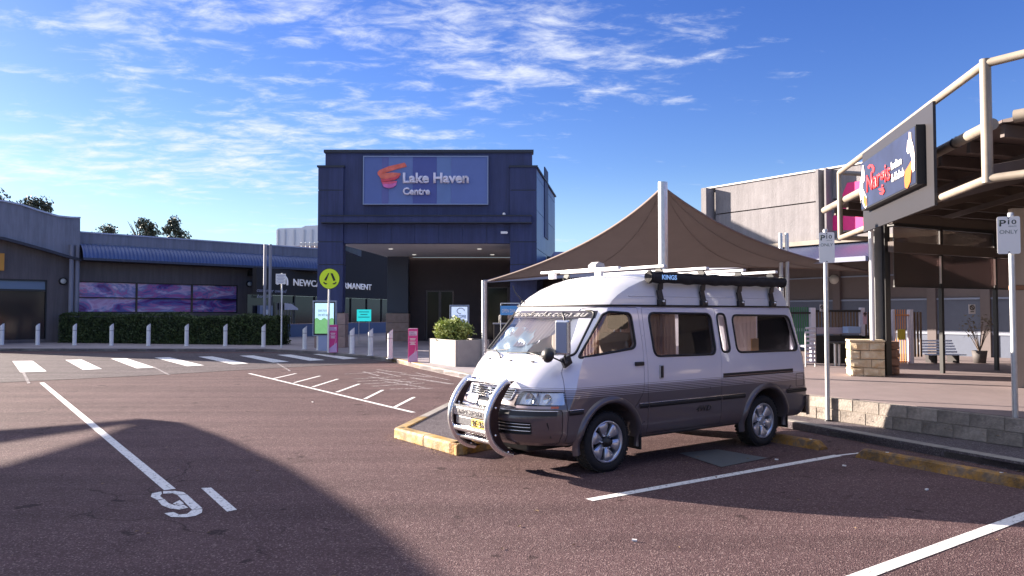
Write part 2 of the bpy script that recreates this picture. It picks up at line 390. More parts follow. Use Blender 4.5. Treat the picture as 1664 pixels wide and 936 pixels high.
# bay lines
def stripe(name, a, b, w, m=M_white, z=.004):
    p, q = G(*a), G(*b); d = (q - p).normalized(); n = Vector((-d.y, d.x, 0)) * w / 2
    return struct(name, sheet([p - n, p + n, q + n, q - n], z), m)
stripe('bay_line', (68, 622), (276, 796), .10)
stripe('bay_line', (957, 813), (1362, 740.5), .095)
stripe('bay_line', (1362, 740.5), (1396, 736.5), .045)
stripe('bay_line', (1330, 962), (1700, 826), .105)
stripe('edge_line', (405, 607), (672, 670.5), .08)
for a, b in (((444, 615.5), (481, 607)), ((478, 622), (520, 611)), ((508, 629), (549, 616)), ((547, 637.5), (584, 624)), ((593, 648.5), (622, 634)), ((641, 662), (673, 645.5))):
    stripe('edge_tick', a, b, .07)
random.seed(4)
for a, b, w in (((585, 606.5), (640, 604), .10), ((560, 608), (600, 605.5), .08), ((590, 604), (616, 611), .09), ((612, 604), (650, 612), .09), ((600, 612.5), (668, 622), .09), ((575, 616), (640, 612.5), .10),
        ((580, 620), (660, 616.5), .10), ((590, 624), (678, 619.5), .10), ((604, 628), (690, 622.5), .10), ((632, 632.5), (704, 631), .10), ((650, 608), (700, 613), .12), ((668, 614), (735, 624.5), .14), ((625, 620), (690, 630), .09), ((612, 600.5), (660, 607), .08), ((676, 606), (730, 618), .07)):
    stripe('faded_bay_lettering', a, b, w, M_whitew, .0035 + random.random() * .0012)
# bay number stencils (read from the other side of the bay)
nb = MB()
def px_poly(pts, mb, z=.005): sheet([G(*p).xy for p in pts], z, mb)
px_poly([(327, 794), (343, 793), (385, 829), (369, 832.5)], nb)
struct('bay_number_one', nb, M_white)
nb = MB()
outer = [(245, 805), (252, 801), (268, 799), (292, 799.5), (302, 803), (322, 821), (329, 830), (325, 836), (308, 841), (285, 841.5)]
for poly in ([(245, 808), (247, 802.5), (262, 799.5), (263, 803), (260, 807), (266, 811.5), (255, 813)],
             [(265, 799), (284, 798.5), (298, 800.5), (303, 804), (287, 804.5), (280, 802.5), (265, 803)],
             [(288, 805), (304, 804.5), (329, 827), (312, 829)],
             [(312, 829.5), (329, 828), (328, 834), (318, 839), (302, 841.5), (278, 841), (267, 835), (282, 833), (291, 837), (304, 836)],
             [(256, 814), (267, 812), (274, 818.5), (284, 822), (298, 820.5), (306, 826), (291, 829), (276, 827), (263, 822)],
             [(281, 819), (292, 813.5), (299, 819), (290, 823)]):
    px_poly(poly, nb)
struct('bay_number_nine', nb, M_white)
# service pit cover under the shaded bay
pc = MB(); sheet([G(*p).xy for p in ((1103, 737), (1166, 731), (1247, 745), (1172, 760))], .007, pc)
struct('drain_cover', pc, mat('pit_cover', (.10, .11, .12), .7, noise=.15, nscale=20))
# litter specks
lt = MB()
for p in ((1031, 880), (1262, 748), (508, 654), (1372, 758), (1506, 797)):
    c = G(*p); lt.box((c.x, c.y, .01), (.035, .018, .012), rz=random.random() * 3)
tag(lt.build('litter', M_signw), kind='stuff')

# far footpath and kerb
fp = [G(-700, 566, .13), G(0, 566, .13), G(430, 566.5, .13), G(520, 570.5, .13), G(600, 577.5, .13), G(645, 583.5, .13), G(682, 592, .13), G(745, 605, .13), G(800, 617, .13)]
fpx = [(p.x, p.y) for p in fp] + [(1.5, 16.2), (3.0, 15.4), (3.0, 60), (-70, 60), (-70, fp[0].y)]
struct('footpath', sheet(fpx, .13, thick=.125), M_conc)
# kerb stones along that edge
kr = [(Vector((p.x, p.y, 0))) for p in fp]
def kerb_run(pts, name, m, h, w, parent=None, seg=1.2, gap=.008, msel=None, inner=1):
    out = []
    for a, b in zip(pts[:-1], pts[1:]):
        a = Vector(a); b = Vector(b); L = (b - a).length; n = max(1, round(L / seg)); d = (b - a) / L
        nn = Vector((-d.y, d.x, 0)) * inner
        for i in range(n):
            p = a + d * (L * i / n + gap / 2); q = a + d * (L * (i + 1) / n - gap / 2)
            mb = MB(); c = (p + q) / 2
            # splayed kerb section
            prof = [(-.0, 0), (-.0, h * .80), (.018, h), (w, h), (w, 0)]
            vs = [e + nn * y + Vector((0, 0, z)) for e in (p, q) for y, z in prof]; k = len(prof)
            fs = [tuple(range(k)), tuple(range(k, 2 * k))[::-1]] + [(i_, k + i_, k + (i_ + 1) % k, (i_ + 1) % k) for i_ in range(k)]
            mb.add(vs, fs); mm = msel(c) if msel else m
            o = mb.build(name, mm, parent, fix=True, bevel=.012); o.rotation_euler = (0, 0, 0); tag(o, kind=None if parent else 'structure'); out.append(o)
    return out
kerb_run(kr[1:], 'kerb', M_kerb, .136, .16, msel=lambda c: M_yel if -4.4 < c.x < -2.9 else M_kerb, inner=1)

# traffic island with yellow kerb in front of the van
A = G(640, 712); B = G(742, 741); A.z = B.z = 0
dl = (G(724, 662) - G(640, 704)).normalized(); dr = (G(815, 728) - G(742, 741)).normalized()
C1 = A + dl * 3.3; E1 = B + dr * 1.62; E2 = E1 + dl * 2.4
isl = [A, B, E1, E2, C1]; IA, IB, IC = A.copy(), B.copy(), C1.copy()
struct('traffic_island', sheet([(p.x, p.y) for p in [A + (E2 - A) * .02, B + (C1 - B) * .02, E1 + (C1 - E1) * .02, E2, C1]], .118, thick=.11), M_fpath)
kerb_run([A, B], 'island_kerb', M_yel, .135, .15, seg=1.0)
kerb_run([B + dr * .005, E1], 'island_kerb', M_yel2, .135, .15, seg=.8)
kerb_run([C1, A], 'island_kerb', M_kerb, .135, .15, seg=1.1, msel=lambda c: M_yel if (c - A).length < 1.15 else M_kerb)

# footpath strip along the block wall and wheel stops
W0 = G(1290, 674, .10); W1 = G(1628, 722, .10); wd = (W1 - W0).normalized(); wd.z = 0
K0 = G(1285, 697, .0); K1 = G(1664, 768, .0); kd = (K1 - K0).normalized()
Ks = K0 - kd * 2.6; Ke = K1 + kd * 4; Ws = W0 - wd * 2.2; We = W1 + wd * 5
struct('side_footpath', sheet([Ks, Ke, We + Vector((.5, 0, 0)), Ws + Vector((.5, .3, 0))], .10, thick=.095), M_fpath)
kerb_run([Ke, Ks], 'kerb', M_kerb, .108, .15, inner=-1, seg=1.6)
def wheel_stop(a, b, lab):
    p, q = G(*a), G(*b); d = (q - p).normalized(); n = Vector((-d.y, d.x, 0)); L = (q - p).length
    e = empty('wheel_stop', (p + q) / 2, lab, 'wheel stop', 'yellow wheel stops')
    mb = MB(); prof = [(-.085, 0), (-.06, .085), (-.035, .1), (.035, .1), (.06, .085), (.085, 0)]; k = len(prof)
    st = [(0, .35), (.07, 1)] + [(L * t, 1) for t in (.25, .5, .75)] + [(L - .07, 1), (L, .35)]
    vs = [p + d * s + n * y + Vector((0, 0, z * (f if z > 0 else 1))) for s, f in st for y, z in prof]
    fs = [(i * k + j, i * k + j + 1, (i + 1) * k + j + 1, (i + 1) * k + j) for i in range(len(st) - 1) for j in range(k - 1)] + [tuple(range(k)), tuple(range((len(st) - 1) * k, len(st) * k))]
    mb.add(vs, fs); mb.build('concrete_body', M_yel2, e, fix=True)
    bl = MB()
    for t in (.18, .82): bl.lathe([(0, .103), (.018, .103), (.018, .09)], p + d * L * t, (0, 0, 1), 10)
    bl.build('anchor_bolt', M_galv, e, fix=True)
wheel_stop((1232, 712), (1338, 731), 'short looking yellow wheel stop behind the rear wheel of the van')
wheel_stop((1398, 742), (1690, 797), 'long yellow wheel stop in the empty shaded bay at the right edge')

# terrace behind the block wall
TZ = .42
Tp = [Ws + Vector((.1, 0, 0)), We + Vector((.1, 0, 0)), (40, We.y), (40, 60), (3.0, 60), (3.0, 17.5)]
struct('terrace_paving', sheet([(p[0], p[1]) for p in Tp], TZ, thick=.41), M_terr)

# block retaining wall
wall = empty('block_wall', (Ws.x, Ws.y, .10), 'low two-course grey concrete block wall holding up the terrace beside the footpath', 'wall')
LW = (We - Ws).length; wn_ = Vector((wd.y, -wd.x, 0))
if wn_.x > 0: wn_ = -wn_
rzw = math.atan2(wd.y, wd.x)
bmn = MB(); bmn.box((0, 0, 0), (.383, .10, .158)); bmesh_block = None
blk0 = None; nblk = int(LW / .392)
for c in range(2):
    for i in range(nblk + 1):
        s = (i + .5 * (c % 2)) * .392 + .1
        if blk0 is None:
            bm_ = MB(); bm_.box((0, 0, 0), (.382, .12, .152)); o = bm_.build('block', M_block, wall, local=True, bevel=.006); blk0 = o
        else:
            o = blk0.copy(); col.objects.link(o); o.parent = wall
        pos = Ws + wd * s
        o.location = Vector((pos.x, pos.y, .10 + .08 + c * .161)) - wall.location + Vector((0, 0, .002)) + wn_ * (.0 + random.uniform(-.004, .004))
        o.rotation_euler = (0, 0, rzw + random.uniform(-.004, .004))
mo = MB(); mo.bar(Ws + Vector((0, 0, .155)) - wn_ * -.0, We + Vector((0, 0, .155)), .10, .315); mo.build('mortar_core', M_mort, wall)
# kerb like edge of the terrace slab on top of the wall is the slab itself

# ================================================================== CENTRAL ENTRANCE TOWER
YT = 33.0
def T(px, py, y=YT): return D(px, py, y)
tw = empty('entrance_tower', (T(690, 500).x, YT + 4, .13), 'tall dark blue rendered entrance tower with the shopping centre sign and open portal', 'building')
def tbox(name, x0, x1, z0, z1, y0, y1, m=M_tower, parent=tw, bevel=0.0):
    mb = MB(); mb.box(((x0 + x1) / 2, (y0 + y1) / 2, (z0 + z1) / 2), (x1 - x0, y1 - y0, z1 - z0)); return mb.build(name, m, parent, bevel=bevel)
xl0, xl1 = T(517, 300).x, T(558, 300).x; xr0, xr1 = T(829, 300).x, T(872, 300).x
xf0, xf1 = T(528, 245).x, T(865, 245).x
ztop = T(600, 244).z; zpil = T(530, 271).z; zop = T(600, 395).z; DEP = 8.6
zj = [.13 + 1.52, T(530, 430).z, T(530, 393).z, T(530, 309).z, zpil]
for (a, b) in ((xl0, xl1), (xr0, xr1)):
    for z0, z1 in zip(zj[:-1], zj[1:]):
        tbox('render_panel', a, b, z0 + .02, z1 - .02, YT, YT + .55)
    tbox('pilaster_core', a + .03, b - .03, .13, zpil - .03, YT + .02, YT + .52, M_towerc)
    tbox('pilaster_cap', a - .05, b + .05, zpil - .02, zpil + .06, YT - .05, YT + .6, M_towerc)
    for k in range(3):
        for j in range(2):
            wv = (b - a + .24) / 2
            tbox('stone', a - .1 + j * (wv + .0) + .006, a - .1 + (j + 1) * wv - .006, .13 + k * .5 + .006, .13 + (k + 1) * .5 - .006, YT - .07, YT + .61, M_stone, bevel=.01)
# fascia: upper wall and six lower panels
zb = T(600, 362).z; zbt = T(600, 352).z
tbox('fascia_wall', xf0, xf1, zbt, ztop - .1, YT + .10, YT + .45)
tbox('roof_capping', xf0 - .06, xf1 + .06, ztop - .1, ztop + .03, YT + .02, YT + .55, M_towerc)
tbox('fascia_core', xl1 - .05, xr0 + .05, zop + .03, zbt - .01, YT + .14, YT + .43, M_towerc)
nP = 7
for i in range(nP):
    a = xl1 + (xr0 - xl1) * i / nP; b = xl1 + (xr0 - xl1) * (i + 1) / nP
    tbox('render_panel', a + .006, b - .006, zop, zb - .02, YT + .10, YT + .44)
tbox('band_course', T(525, 300).x, T(863, 300).x, zb, zbt, YT - .22, YT + .10, M_tower)
tbox('band_lip', T(524, 300).x, T(864, 300).x, zbt, zbt + .04, YT - .27, YT + .095, M_towerc)
tbox('band_lip', T(524, 300).x, T(864, 300).x, zb - .04, zb, YT - .27, YT + .095, M_towerc)
# roof and sides
rx1, ry1 = 2.37, YT + DEP
tbox('roof_slab', xf0 + .01, xf1 - .01, ztop - .45, ztop - .2, YT + .46, ry1, M_towerc)
# right flank in panels, slightly splayed
sx0 = Vector((xr1, YT + .28, 0)); sx1 = Vector((rx1, ry1, 0)); sd = (sx1 - sx0); SL = sd.length; sd.normalize(); sn = Vector((sd.y, -sd.x, 0))
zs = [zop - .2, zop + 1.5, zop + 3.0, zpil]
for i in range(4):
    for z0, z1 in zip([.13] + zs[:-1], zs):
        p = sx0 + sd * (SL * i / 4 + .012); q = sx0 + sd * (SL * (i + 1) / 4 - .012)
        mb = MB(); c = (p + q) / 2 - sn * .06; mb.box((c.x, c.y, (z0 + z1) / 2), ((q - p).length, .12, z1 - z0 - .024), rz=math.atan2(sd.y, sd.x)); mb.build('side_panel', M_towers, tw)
mb = MB(); c = (sx0 + sx1) / 2 - sn * .14; mb.box((c.x, c.y, zpil / 2 + .06), (SL, .1, zpil - .15), rz=math.atan2(sd.y, sd.x)); mb.build('side_core', M_towerc, tw)
mb = MB(); c = (sx0 + sx1) / 2 - sn * .07; mb.box((c.x, c.y, zpil + .02), (SL, .3, .07), rz=math.atan2(sd.y, sd.x)); mb.build('side_capping', M_towerc, tw)
mb = MB(); c = sx0 + sd * SL * .45 + sn * .02; mb.box((c.x, c.y, zop + 2.3), (1.5, .05, 3.4), rz=math.atan2(sd.y, sd.x)); mb.build('louvre_panel', M_tower, tw)
tbox('left_side_wall', xl0 + .01, xl0 + .2, zop + .05, zpil - .1, YT + .56, ry1)
# soffit, back wall, inner pillar
xb0, xb1 = -6.6, 2.2
sf = MB(); zso = zop + .01
sheet([(xl1 - .3, YT + .44), (xr1 - .1, YT + .44), (xb1, ry1 - .1), (xb0 - .2, ry1 - .1)], zso + .1, sf, thick=.1); sf.build('soffit', M_soff, tw)
M_back = mat('portal_back_wall', (.060, .045, .048), .7, noise=.12, nscale=1.5)
tbox('back_wall', xb0, -4.75, .13, zso, ry1, ry1 + .3, M_back)
tbox('back_wall', -3.2, -1.4, .13, zso, ry1, ry1 + .3, M_back)
tbox('back_wall_head', -4.75, -3.2, 2.9, zso, ry1, ry1 + .3, M_back)
tbox('back_wall_head', -1.4, xb1, 3.1, zso, ry1, ry1 + .3, M_back)
tbox('back_lining', xb0, xb1, .13, zso, ry1 + 3, ry1 + 3.2, M_dark)
for a, b, zt in ((-4.72, -3.98, 2.88), (-3.96, -3.23, 2.88), (-1.37, -.2, 3.08), (-.18, 1.0, 3.08), (1.02, 2.15, 3.08)):
    dr_ = tbox('glass_door', a + .06, b - .06, .2, zt - .07, ry1 + .1, ry1 + .13, M_gdark)
    fr = MB()
    for (p, q, r_, s_) in ((a, a + .06, .13, zt), (b - .06, b, .13, zt), (a + .06, b - .06, zt - .07, zt), (a + .06, b - .06, .13, .2)):
        fr.box(((p + q) / 2, ry1 + .1, (r_ + s_) / 2), (q - p, .09, s_ - r_))
    fr.build('door_frame', mat('bronze_frame', (.10, .085, .085), .4, .5), dr_)
for a, b in ((-6.75, -5.62),):
    tbox('inner_pillar', a, b, 1.65, zso, ry1 - .7, ry1 - .15, mat('inner_pillar_paint', (.075, .085, .11), .7))
    for k in range(3): tbox('stone', a - .05, b + .05, .135 + k * .5, .13 + (k + 1) * .5 - .01, ry1 - .75, ry1 - .1, M_stone, bevel=.01)
M_lamp = mat('downlight_lens', (.9, .9, .85), .4, emit=(1, .95, .85), estr=.15)
for px, yy in ((635, 36), (779, 36), (673, 39.5), (800, 39.5)):
    x = D(px, 400, yy).x; mb = MB(); mb.lathe([(0, -.03), (.085, -.03), (.11, -.012), (.11, .02)], (x, yy, zso), (0, 0, 1), 16); o = mb.build('downlight', M_lamp, tw)
# camera and small lamp on the fascia
cm = MB(); c = T(819, 378, YT - .15); cm.box(c, (.28, .12, .1)); cm.tube([c + Vector((.14, 0, 0)), c + Vector((.05, .3, .05))], .03); cm.build('security_camera', M_signw, tw)
cm = MB(); c = T(819, 349, YT - .2); cm.lathe([(0, .1), (.06, .07), (.07, 0)], c, (0, 0, 1), 12); cm.build('small_lamp', M_signw, tw)

# sign panel with vertical colour bands
sg = empty('centre_sign', T(692, 332, YT - .15), 'large blue banded sign panel with swirl logo and Lake Haven Centre lettering on the tower', 'sign')
sxa, sxb = T(592, 300).x, T(792, 300).x; sza, szb = T(600, 331.5).z, T(600, 255.5).z
cuts = [592, 621, 632, 671, 710, 733, 792]
cl6 = [(.135, .20, .50), (.15, .17, .46), (.17, .25, .55), (.10, .13, .42), (.17, .27, .56), (.15, .22, .53)]
for i in range(6):
    a, b = T(cuts[i], 300).x, T(cuts[i + 1], 300).x
    mb = MB(); mb.box(((a + b) / 2, YT - .02, (sza + szb) / 2), (b - a - .004, .1, szb - sza)); mb.build('colour_band', mat('sign_band_%s' % 'abcdef'[i], tuple(v * .85 for v in cl6[i]), .5, noise=.03, nscale=2, dirt=.12), sg)
fr = MB()
for (x0, x1, z0, z1) in ((sxa - .04, sxb + .04, szb + .002, szb + .04), (sxa - .04, sxb + .04, sza - .04, sza - .002), (sxa - .04, sxa - .002, sza, szb), (sxb + .002, sxb + .04, sza, szb)):
    fr.box(((x0 + x1) / 2, YT - .03, (z0 + z1) / 2), (x1 - x0, .16, z1 - z0))
fr.build('frame', mat('sign_frame', (.30, .35, .50), .4, .4), sg)
O = T(655, 298, YT - .07); e = T(762, 298, YT - .07)
text('lettering', 'Lake Haven', O, (1, 0, 0), (0, 0, 1), e.x - O.x, T(655, 281, YT - .07).z - O.z, mat('sign_letters', (.78, .74, .86), .4), sg, ext=.08, bold=.034)
O = T(655, 317, YT - .07); e = T(699, 317, YT - .07)
text('lettering', 'Centre', O, (1, 0, 0), (0, 0, 1), e.x - O.x, T(655, 305, YT - .07).z - O.z, MATS['sign_letters'], sg, ext=.08, bold=.036)
# swirl: five overlapping ribbons in low relief
def crop5(x, y): return (600 + x / 1664 * 210, 230 + y / 872 * 110)
rib = [([(105, 400), (130, 370), (250, 320), (455, 272), (470, 290), (485, 325), (330, 365), (190, 412), (130, 450), (112, 430)], (.58, .10, .06), .03),
       ([(130, 450), (190, 412), (300, 400), (405, 408), (400, 440), (330, 470), (230, 482), (150, 480)], (.62, .12, .07), .05),
       ([(150, 485), (240, 480), (340, 455), (395, 425), (385, 465), (330, 500), (250, 512), (160, 525)], (.52, .04, .06), .07),
       ([(160, 527), (250, 515), (360, 510), (355, 535), (270, 550), (180, 560)], (.62, .07, .14), .05),
       ([(172, 560), (190, 548), (270, 552), (355, 528), (350, 562), (310, 595), (250, 605), (195, 590)], (.50, .10, .30), .08)]
for i, (pts, c, dd) in enumerate(rib):
    mb = MB(); P = [T(*crop5(*p), YT - .071) for p in pts]; P = [Vector((p.x, YT - .071, p.z)) for p in P]
    mb.prism(P, (0, -1, 0), dd); mb.build('ribbon', mat('ribbon_paint_%s' % 'abcde'[i], c, .35, col2=tuple(min(1, v * 1.6 + .05) for v in c), nscale=3), sg, bevel=.012)

# ================================================================== LEFT BUILDING
def Ld(px): return 40.0 / (1 - .000525 * (px - 125))
def LP(px, z=0.0, out_=0.0):
    d = Ld(px); x = (px - 832) / F * (d * math.cos(TILT))
    p = Vector((x, d, z)); return p + LN * out_
LN = Vector((0, 0, 0)); _a = LP(125); _b = LP(515); LU = (_b - _a).normalized(); LN = Vector((LU.y, -LU.x, 0))
lrz = math.atan2(LU.y, LU.x)
def lbox(name, p0, p1, z0, z1, o0, o1, m, parent, bevel=0.0, mb=None):
    a = LP(p0); b = LP(p1); c = (a + b) / 2 + LN * (o0 + o1) / 2; own = mb is None; mb = mb or MB()
    mb.box((c.x, c.y, (z0 + z1) / 2), ((b - a).length, abs(o1 - o0), z1 - z0), rz=lrz)
    return mb.build(name, m, parent, bevel=bevel) if own else None
lb = empty('shop_building', LP(300, .13), 'long low shop building with blue corrugated awning and purple reflections painted on its windows on the left', 'building')
HP = 5.9
# wall around the window opening
for (a, b, z0, z1) in ((125, 122.5, 0, 0),): pass
wz0, wz1 = 1.66, 3.34
lbox('wall', 124, 432, wz1, HP - .04, -.3, 0, M_bldg2, lb); lbox('wall', 432, 522, 4.3, HP - .04, -.3, 0, M_bldg2, lb)
lbox('wall', 124, 430, .13, wz0, -.3, 0, M_bldg2, lb)
lbox('wall', 386, 430, wz0, wz1, -.3, 0, M_bldg2, lb)
lbox('parapet', 124, 524, 5.25, HP, .002, .12, M_bldg, lb)
lbox('parapet_cap', 123, 525, HP, HP + .07, -.35, .17, mat('cap_metal', (.42, .45, .55), .5, .3), lb)
lbox('roof', 120, 530, HP - .5, HP - .3, -9, -.3, M_bldg, lb)
# corrugated quarter round awning
n_c = 640; ar = .9
def awn(u, v):
    p = LP(124 + (560 - 124) * 0) ; a = LP(123); b = LP(521); q = a + (b - a) * u
    th = v * math.pi / 2 * .96; r = ar + .022 * math.sin(u * 200 * 2 * math.pi * (b - a).length / 40)
    return q + LN * (.16 + math.sin(th) * r) + Vector((0, 0, 4.48 + math.cos(th) * r * .92))
mb = MB(); mb.grid(awn, 900, 8); o = mb.build('corrugated_awning', M_blueroof, lb)
lbox('awning_gutter', 123, 521, 4.40, 4.52, 1.02, 1.16, mat('gutter_dark', (.05, .06, .1), .5), lb)
lbox('awning_soffit', 124, 521, 4.38, 4.40, .0, 1.02, M_dark, lb)
# shop window
def reflection_mat():  # purple and pink reflections painted into the pane colour as noise
    if 'painted_reflection_glass' in MATS: return MATS['painted_reflection_glass']
    m = bpy.data.materials.new('painted_reflection_glass'); m.use_nodes = True; nt = m.node_tree; L = nt.links.new; b = nt.nodes['Principled BSDF']; b.inputs['Roughness'].default_value = .12; b.inputs['Specular IOR Level'].default_value = .6
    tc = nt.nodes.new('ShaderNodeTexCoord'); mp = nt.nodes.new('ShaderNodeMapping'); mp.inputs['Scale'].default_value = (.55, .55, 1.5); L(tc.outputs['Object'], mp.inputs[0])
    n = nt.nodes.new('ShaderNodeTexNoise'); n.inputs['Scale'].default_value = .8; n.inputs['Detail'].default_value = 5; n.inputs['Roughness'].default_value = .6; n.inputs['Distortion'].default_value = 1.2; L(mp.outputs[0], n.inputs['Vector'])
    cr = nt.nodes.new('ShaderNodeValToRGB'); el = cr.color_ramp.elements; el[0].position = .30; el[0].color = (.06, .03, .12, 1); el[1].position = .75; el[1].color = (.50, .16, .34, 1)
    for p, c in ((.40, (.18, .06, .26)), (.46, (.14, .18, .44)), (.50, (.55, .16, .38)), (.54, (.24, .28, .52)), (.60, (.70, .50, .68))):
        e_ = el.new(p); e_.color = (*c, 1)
    L(n.outputs[0], cr.inputs[0]); L(cr.outputs[0], b.inputs['Base Color']); MATS['painted_reflection_glass'] = m; return m
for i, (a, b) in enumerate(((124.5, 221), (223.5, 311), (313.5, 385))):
    w = lbox('window', a, b, wz0 + .06, wz1 - .05, -.14, -.12, None or reflection_mat(), lb)
    fr = MB()
    lbox('', a - 1.2, a, wz0, wz1, -.16, -.02, None, None, mb=fr) if False else None
    for (p, q, z0, z1) in ((a - .9, a, wz0, wz1), (b, b + .9, wz0, wz1), (a, b, wz1 - .05, wz1), (a, b, wz0, wz0 + .06), (a, b, 2.45, 2.50)):
        lbox('', p, q, z0, z1, -.17, -.03, None, None, mb=fr)
    fr.build('frame', M_black, w)
# gable part at far left
M_fasc = mat('dark_fascia', (.035, .035, .05), .6)
gb = MB()
gtop = [(-160, 350), (-110, 335), (-60, 328), (-20, 327), (0, 329), (30, 335), (60, 345), (90, 353.5), (110, 355.5), (125.5, 356)]
gbot = [(125.5, 424), (110, 420), (70, 408), (30, 397), (0, 389), (-40, 385), (-90, 390), (-140, 402), (-160, 410)]
def Lpx(px, py, out_=0.0):
    p = LP(px); d = p.y; return D(px, py, d) + LN * out_
P = [Lpx(*q, out_=.5) for q in gtop + gbot]
gb.prism([p for p in P], -LN, .3); gb.build('gable_wall', M_bldg, lb)
for a, b in zip(gtop[:-1], gtop[1:]):
    mb = MB(); mb.bar(Lpx(*a, out_=.38) + Vector((0, 0, .03)), Lpx(*b, out_=.38) + Vector((0, 0, .03)), .4, .08); mb.build('gable_capping', MATS['cap_metal'], lb)
for a, b in zip(gbot[:-1], gbot[1:]):
    mb = MB(); mb.bar(Lpx(*a, out_=.60) , Lpx(*b, out_=.60), .3, .14); mb.build('curved_fascia', M_fasc, lb)
lbox('wall', 76, 123.8, .13, 6.0, -.32, -.02, M_bldg2, lb)
lbox('wall', -170, 75.9, 3.35, 6.0, -.32, -.02, M_bldg2, lb)
lbox('wall', -170, -75, .13, 3.35, -.32, -.02, M_bldg2, lb)
lbox('wall', -75, 75.9, .131, .30, -.30, -.04, M_bldg2, lb)
w = lbox('shop_window', -74, 75, .3, 3.3, -.2, -.17, M_gdark, lb)
fr = MB()
for (p, q, z0, z1) in ((74.2, 75.9, .13, 3.35), (-10, -8.6, .13, 3.0), (-75, 74, 2.75, 2.83), (-75, 74, 3.28, 3.35)): lbox('', p, q, z0, z1, -.19, -.05, None, None, mb=fr)
fr.build('frame', M_black, w)
lbox('head_panel', -74, 74, 2.85, 3.27, -.17, -.15, mat('window_head', (.16, .22, .30), .5), w)
lbox('wall_sign', -12, 4, 3.75, 4.6, .0, .14, mat('orange_sign', (.65, .28, .03), .5), lb)
for p in (109.5, 119):
    mb = MB(); c = LP(p, 0, .34 + .2); mb.tube([c + Vector((0, 0, .13)), c + Vector((0, 0, 5.2))], .11, 12); mb.build('downpipe', M_bldg, lb)
def bulkhead(px, z):
    mb = MB(); c = LP(px, z, .0); mb.lathe([(0, .14), (.10, .13), (.14, .10), (.17, .04), (.18, .04), (.18, .0)], c, LN, 20); o = mb.build('bulkhead_light', mat('bulkhead_lens', (.55, .54, .5), .4), lb)
    m2 = MB(); m2.lathe([(.14, .11), (.19, .08), (.20, .0)], c, LN, 20); m2.build('lamp_ring', M_black, o)
bulkhead(101, 3.3); bulkhead(404, 3.45)
lbox('wall_box', 401, 413, 3.95, 4.3, .0, .25, M_dark, lb)
# bank shopfront continuing behind the tower
b0 = Vector(((440 - 832) / F * 46, 46, 0)); b1 = Vector((-.2227 * 48, 48 * 1.196, 0)); bU = (b1 - Vector((-.2894 * 48, 48, 0))).normalized(); bN = Vector((bU.y, -bU.x, 0))
bO = Vector((-.2894 * 48, 48, 0))
bank = empty('bank_shopfront', (bO.x, bO.y, .13), 'dark glass bank shopfront with pale lettering between the hedge and the tower', 'shopfront')
def bbox(name, s0, s1, z0, z1, o0, o1, m, parent=bank):
    c = bO + bU * (s0 + s1) / 2 + bN * (o0 + o1) / 2; mb = MB(); mb.box((c.x, c.y, (z0 + z1) / 2), (s1 - s0, abs(o1 - o0), z1 - z0), rz=math.atan2(bU.y, bU.x)); return mb.build(name, m, parent)
bbox('sign_fascia', -3.6, 5.2, 2.75, 4.35, -.3, .0, M_dark); bbox('sign_fascia', 5.2, 17.0, 2.75, 7.2, -.3, .0, M_dark)
bbox('lower_panel', -4.2, 17.0, .13, .95, -.3, -.06, mat('bank_blue_panel', (.05, .075, .18), .5))
for s in range(9):
    p = bbox('window', -4.2 + s * 2.3, -4.2 + s * 2.3 + 2.2, .96, 2.74, -.2, -.17, M_gdark); bbox('window_frame', -4.2 + s * 2.3 + 2.2, -4.2 + (s + 1) * 2.3, .96, 2.74, -.22, -.10, M_black, p)
M_bt = mat('bank_letters', (.78, .78, .82), .5, emit=(.8, .8, .9), estr=.05)
zt0 = D(476, 464, 48).z; zt1 = D(476, 453, 48).z
text('lettering', 'NEWCASTLE PERMANENT', bO + Vector((0, 0, zt0)), bU, (0, 0, 1), (Vector((-.2227 * 48, 48 * 1.196, 0)) - bO).length, (zt1 - zt0), M_bt, bank, ext=.04, bold=.01)
# house emblem
mb = MB(); c = bO + bU * -1.15 + Vector((0, 0, zt0)) + bN * .02
arc = [c + bU * (-.5 + 0) + Vector((0, 0, 0))] + [c + bU * (.5 * math.cos(t)) * 1 + Vector((0, 0, .25 + .32 * math.sin(t))) for t in [math.pi * (1 - k / 8) for k in range(9)]] + [c + bU * .5]
mb.tube(arc, .07, 6); arc = [c + bU * (.2 * math.cos(t)) + Vector((0, 0, .05 + .16 * math.sin(t))) for t in [math.pi * (1 - k / 6) for k in range(7)]]; mb.tube(arc, .05, 6); mb.build('emblem', M_bt, bank)
text('lettering', 'customer owned', bO + bU * -3.6 + Vector((0, 0, 2.9)), bU, (0, 0, 1), 2.9, .22, mat('bank_small_letters', (.30, .30, .38), .5), bank, ext=.02, shear=.3)
text('lettering', 'banking', bO + bU * -3.6 + Vector((0, 0, 2.5)), bU, (0, 0, 1), 1.4, .24, MATS['bank_small_letters'], bank, ext=.02, shear=.3, lift=.03)
for s in range(7): bbox('brochure_rack_bar', -1.6 + s * .28, -1.55 + s * .28, .96, 2.3, -.08, -.05, mat('rack_bars', (.22, .2, .2), .5))
bbox('teller_machine', -3.4, -2.2, .95, 2.1, -.1, .1, mat('atm_blue', (.12, .15, .26), .4)); bbox('teller_screen', -3.15, -2.45, 1.45, 1.85, .1, .12, mat('atm_pale', (.45, .48, .55), .3))
for (s0, z0) in ((-1.0, 1.85), (-2.0, .55)):
    mb = MB(); pts = [(0, 0), (0, .42), (.5, .38), (1.0, .1), (1.0, 0)]; c = bO + bU * s0 + bN * .06; mb.prism([c + bU * a * 1.4 + Vector((0, 0, z0 + b)) for a, b in pts], bN, .05); mb.build('pale_decal', mat('decal_pale', (.52, .48, .52), .6), bank)

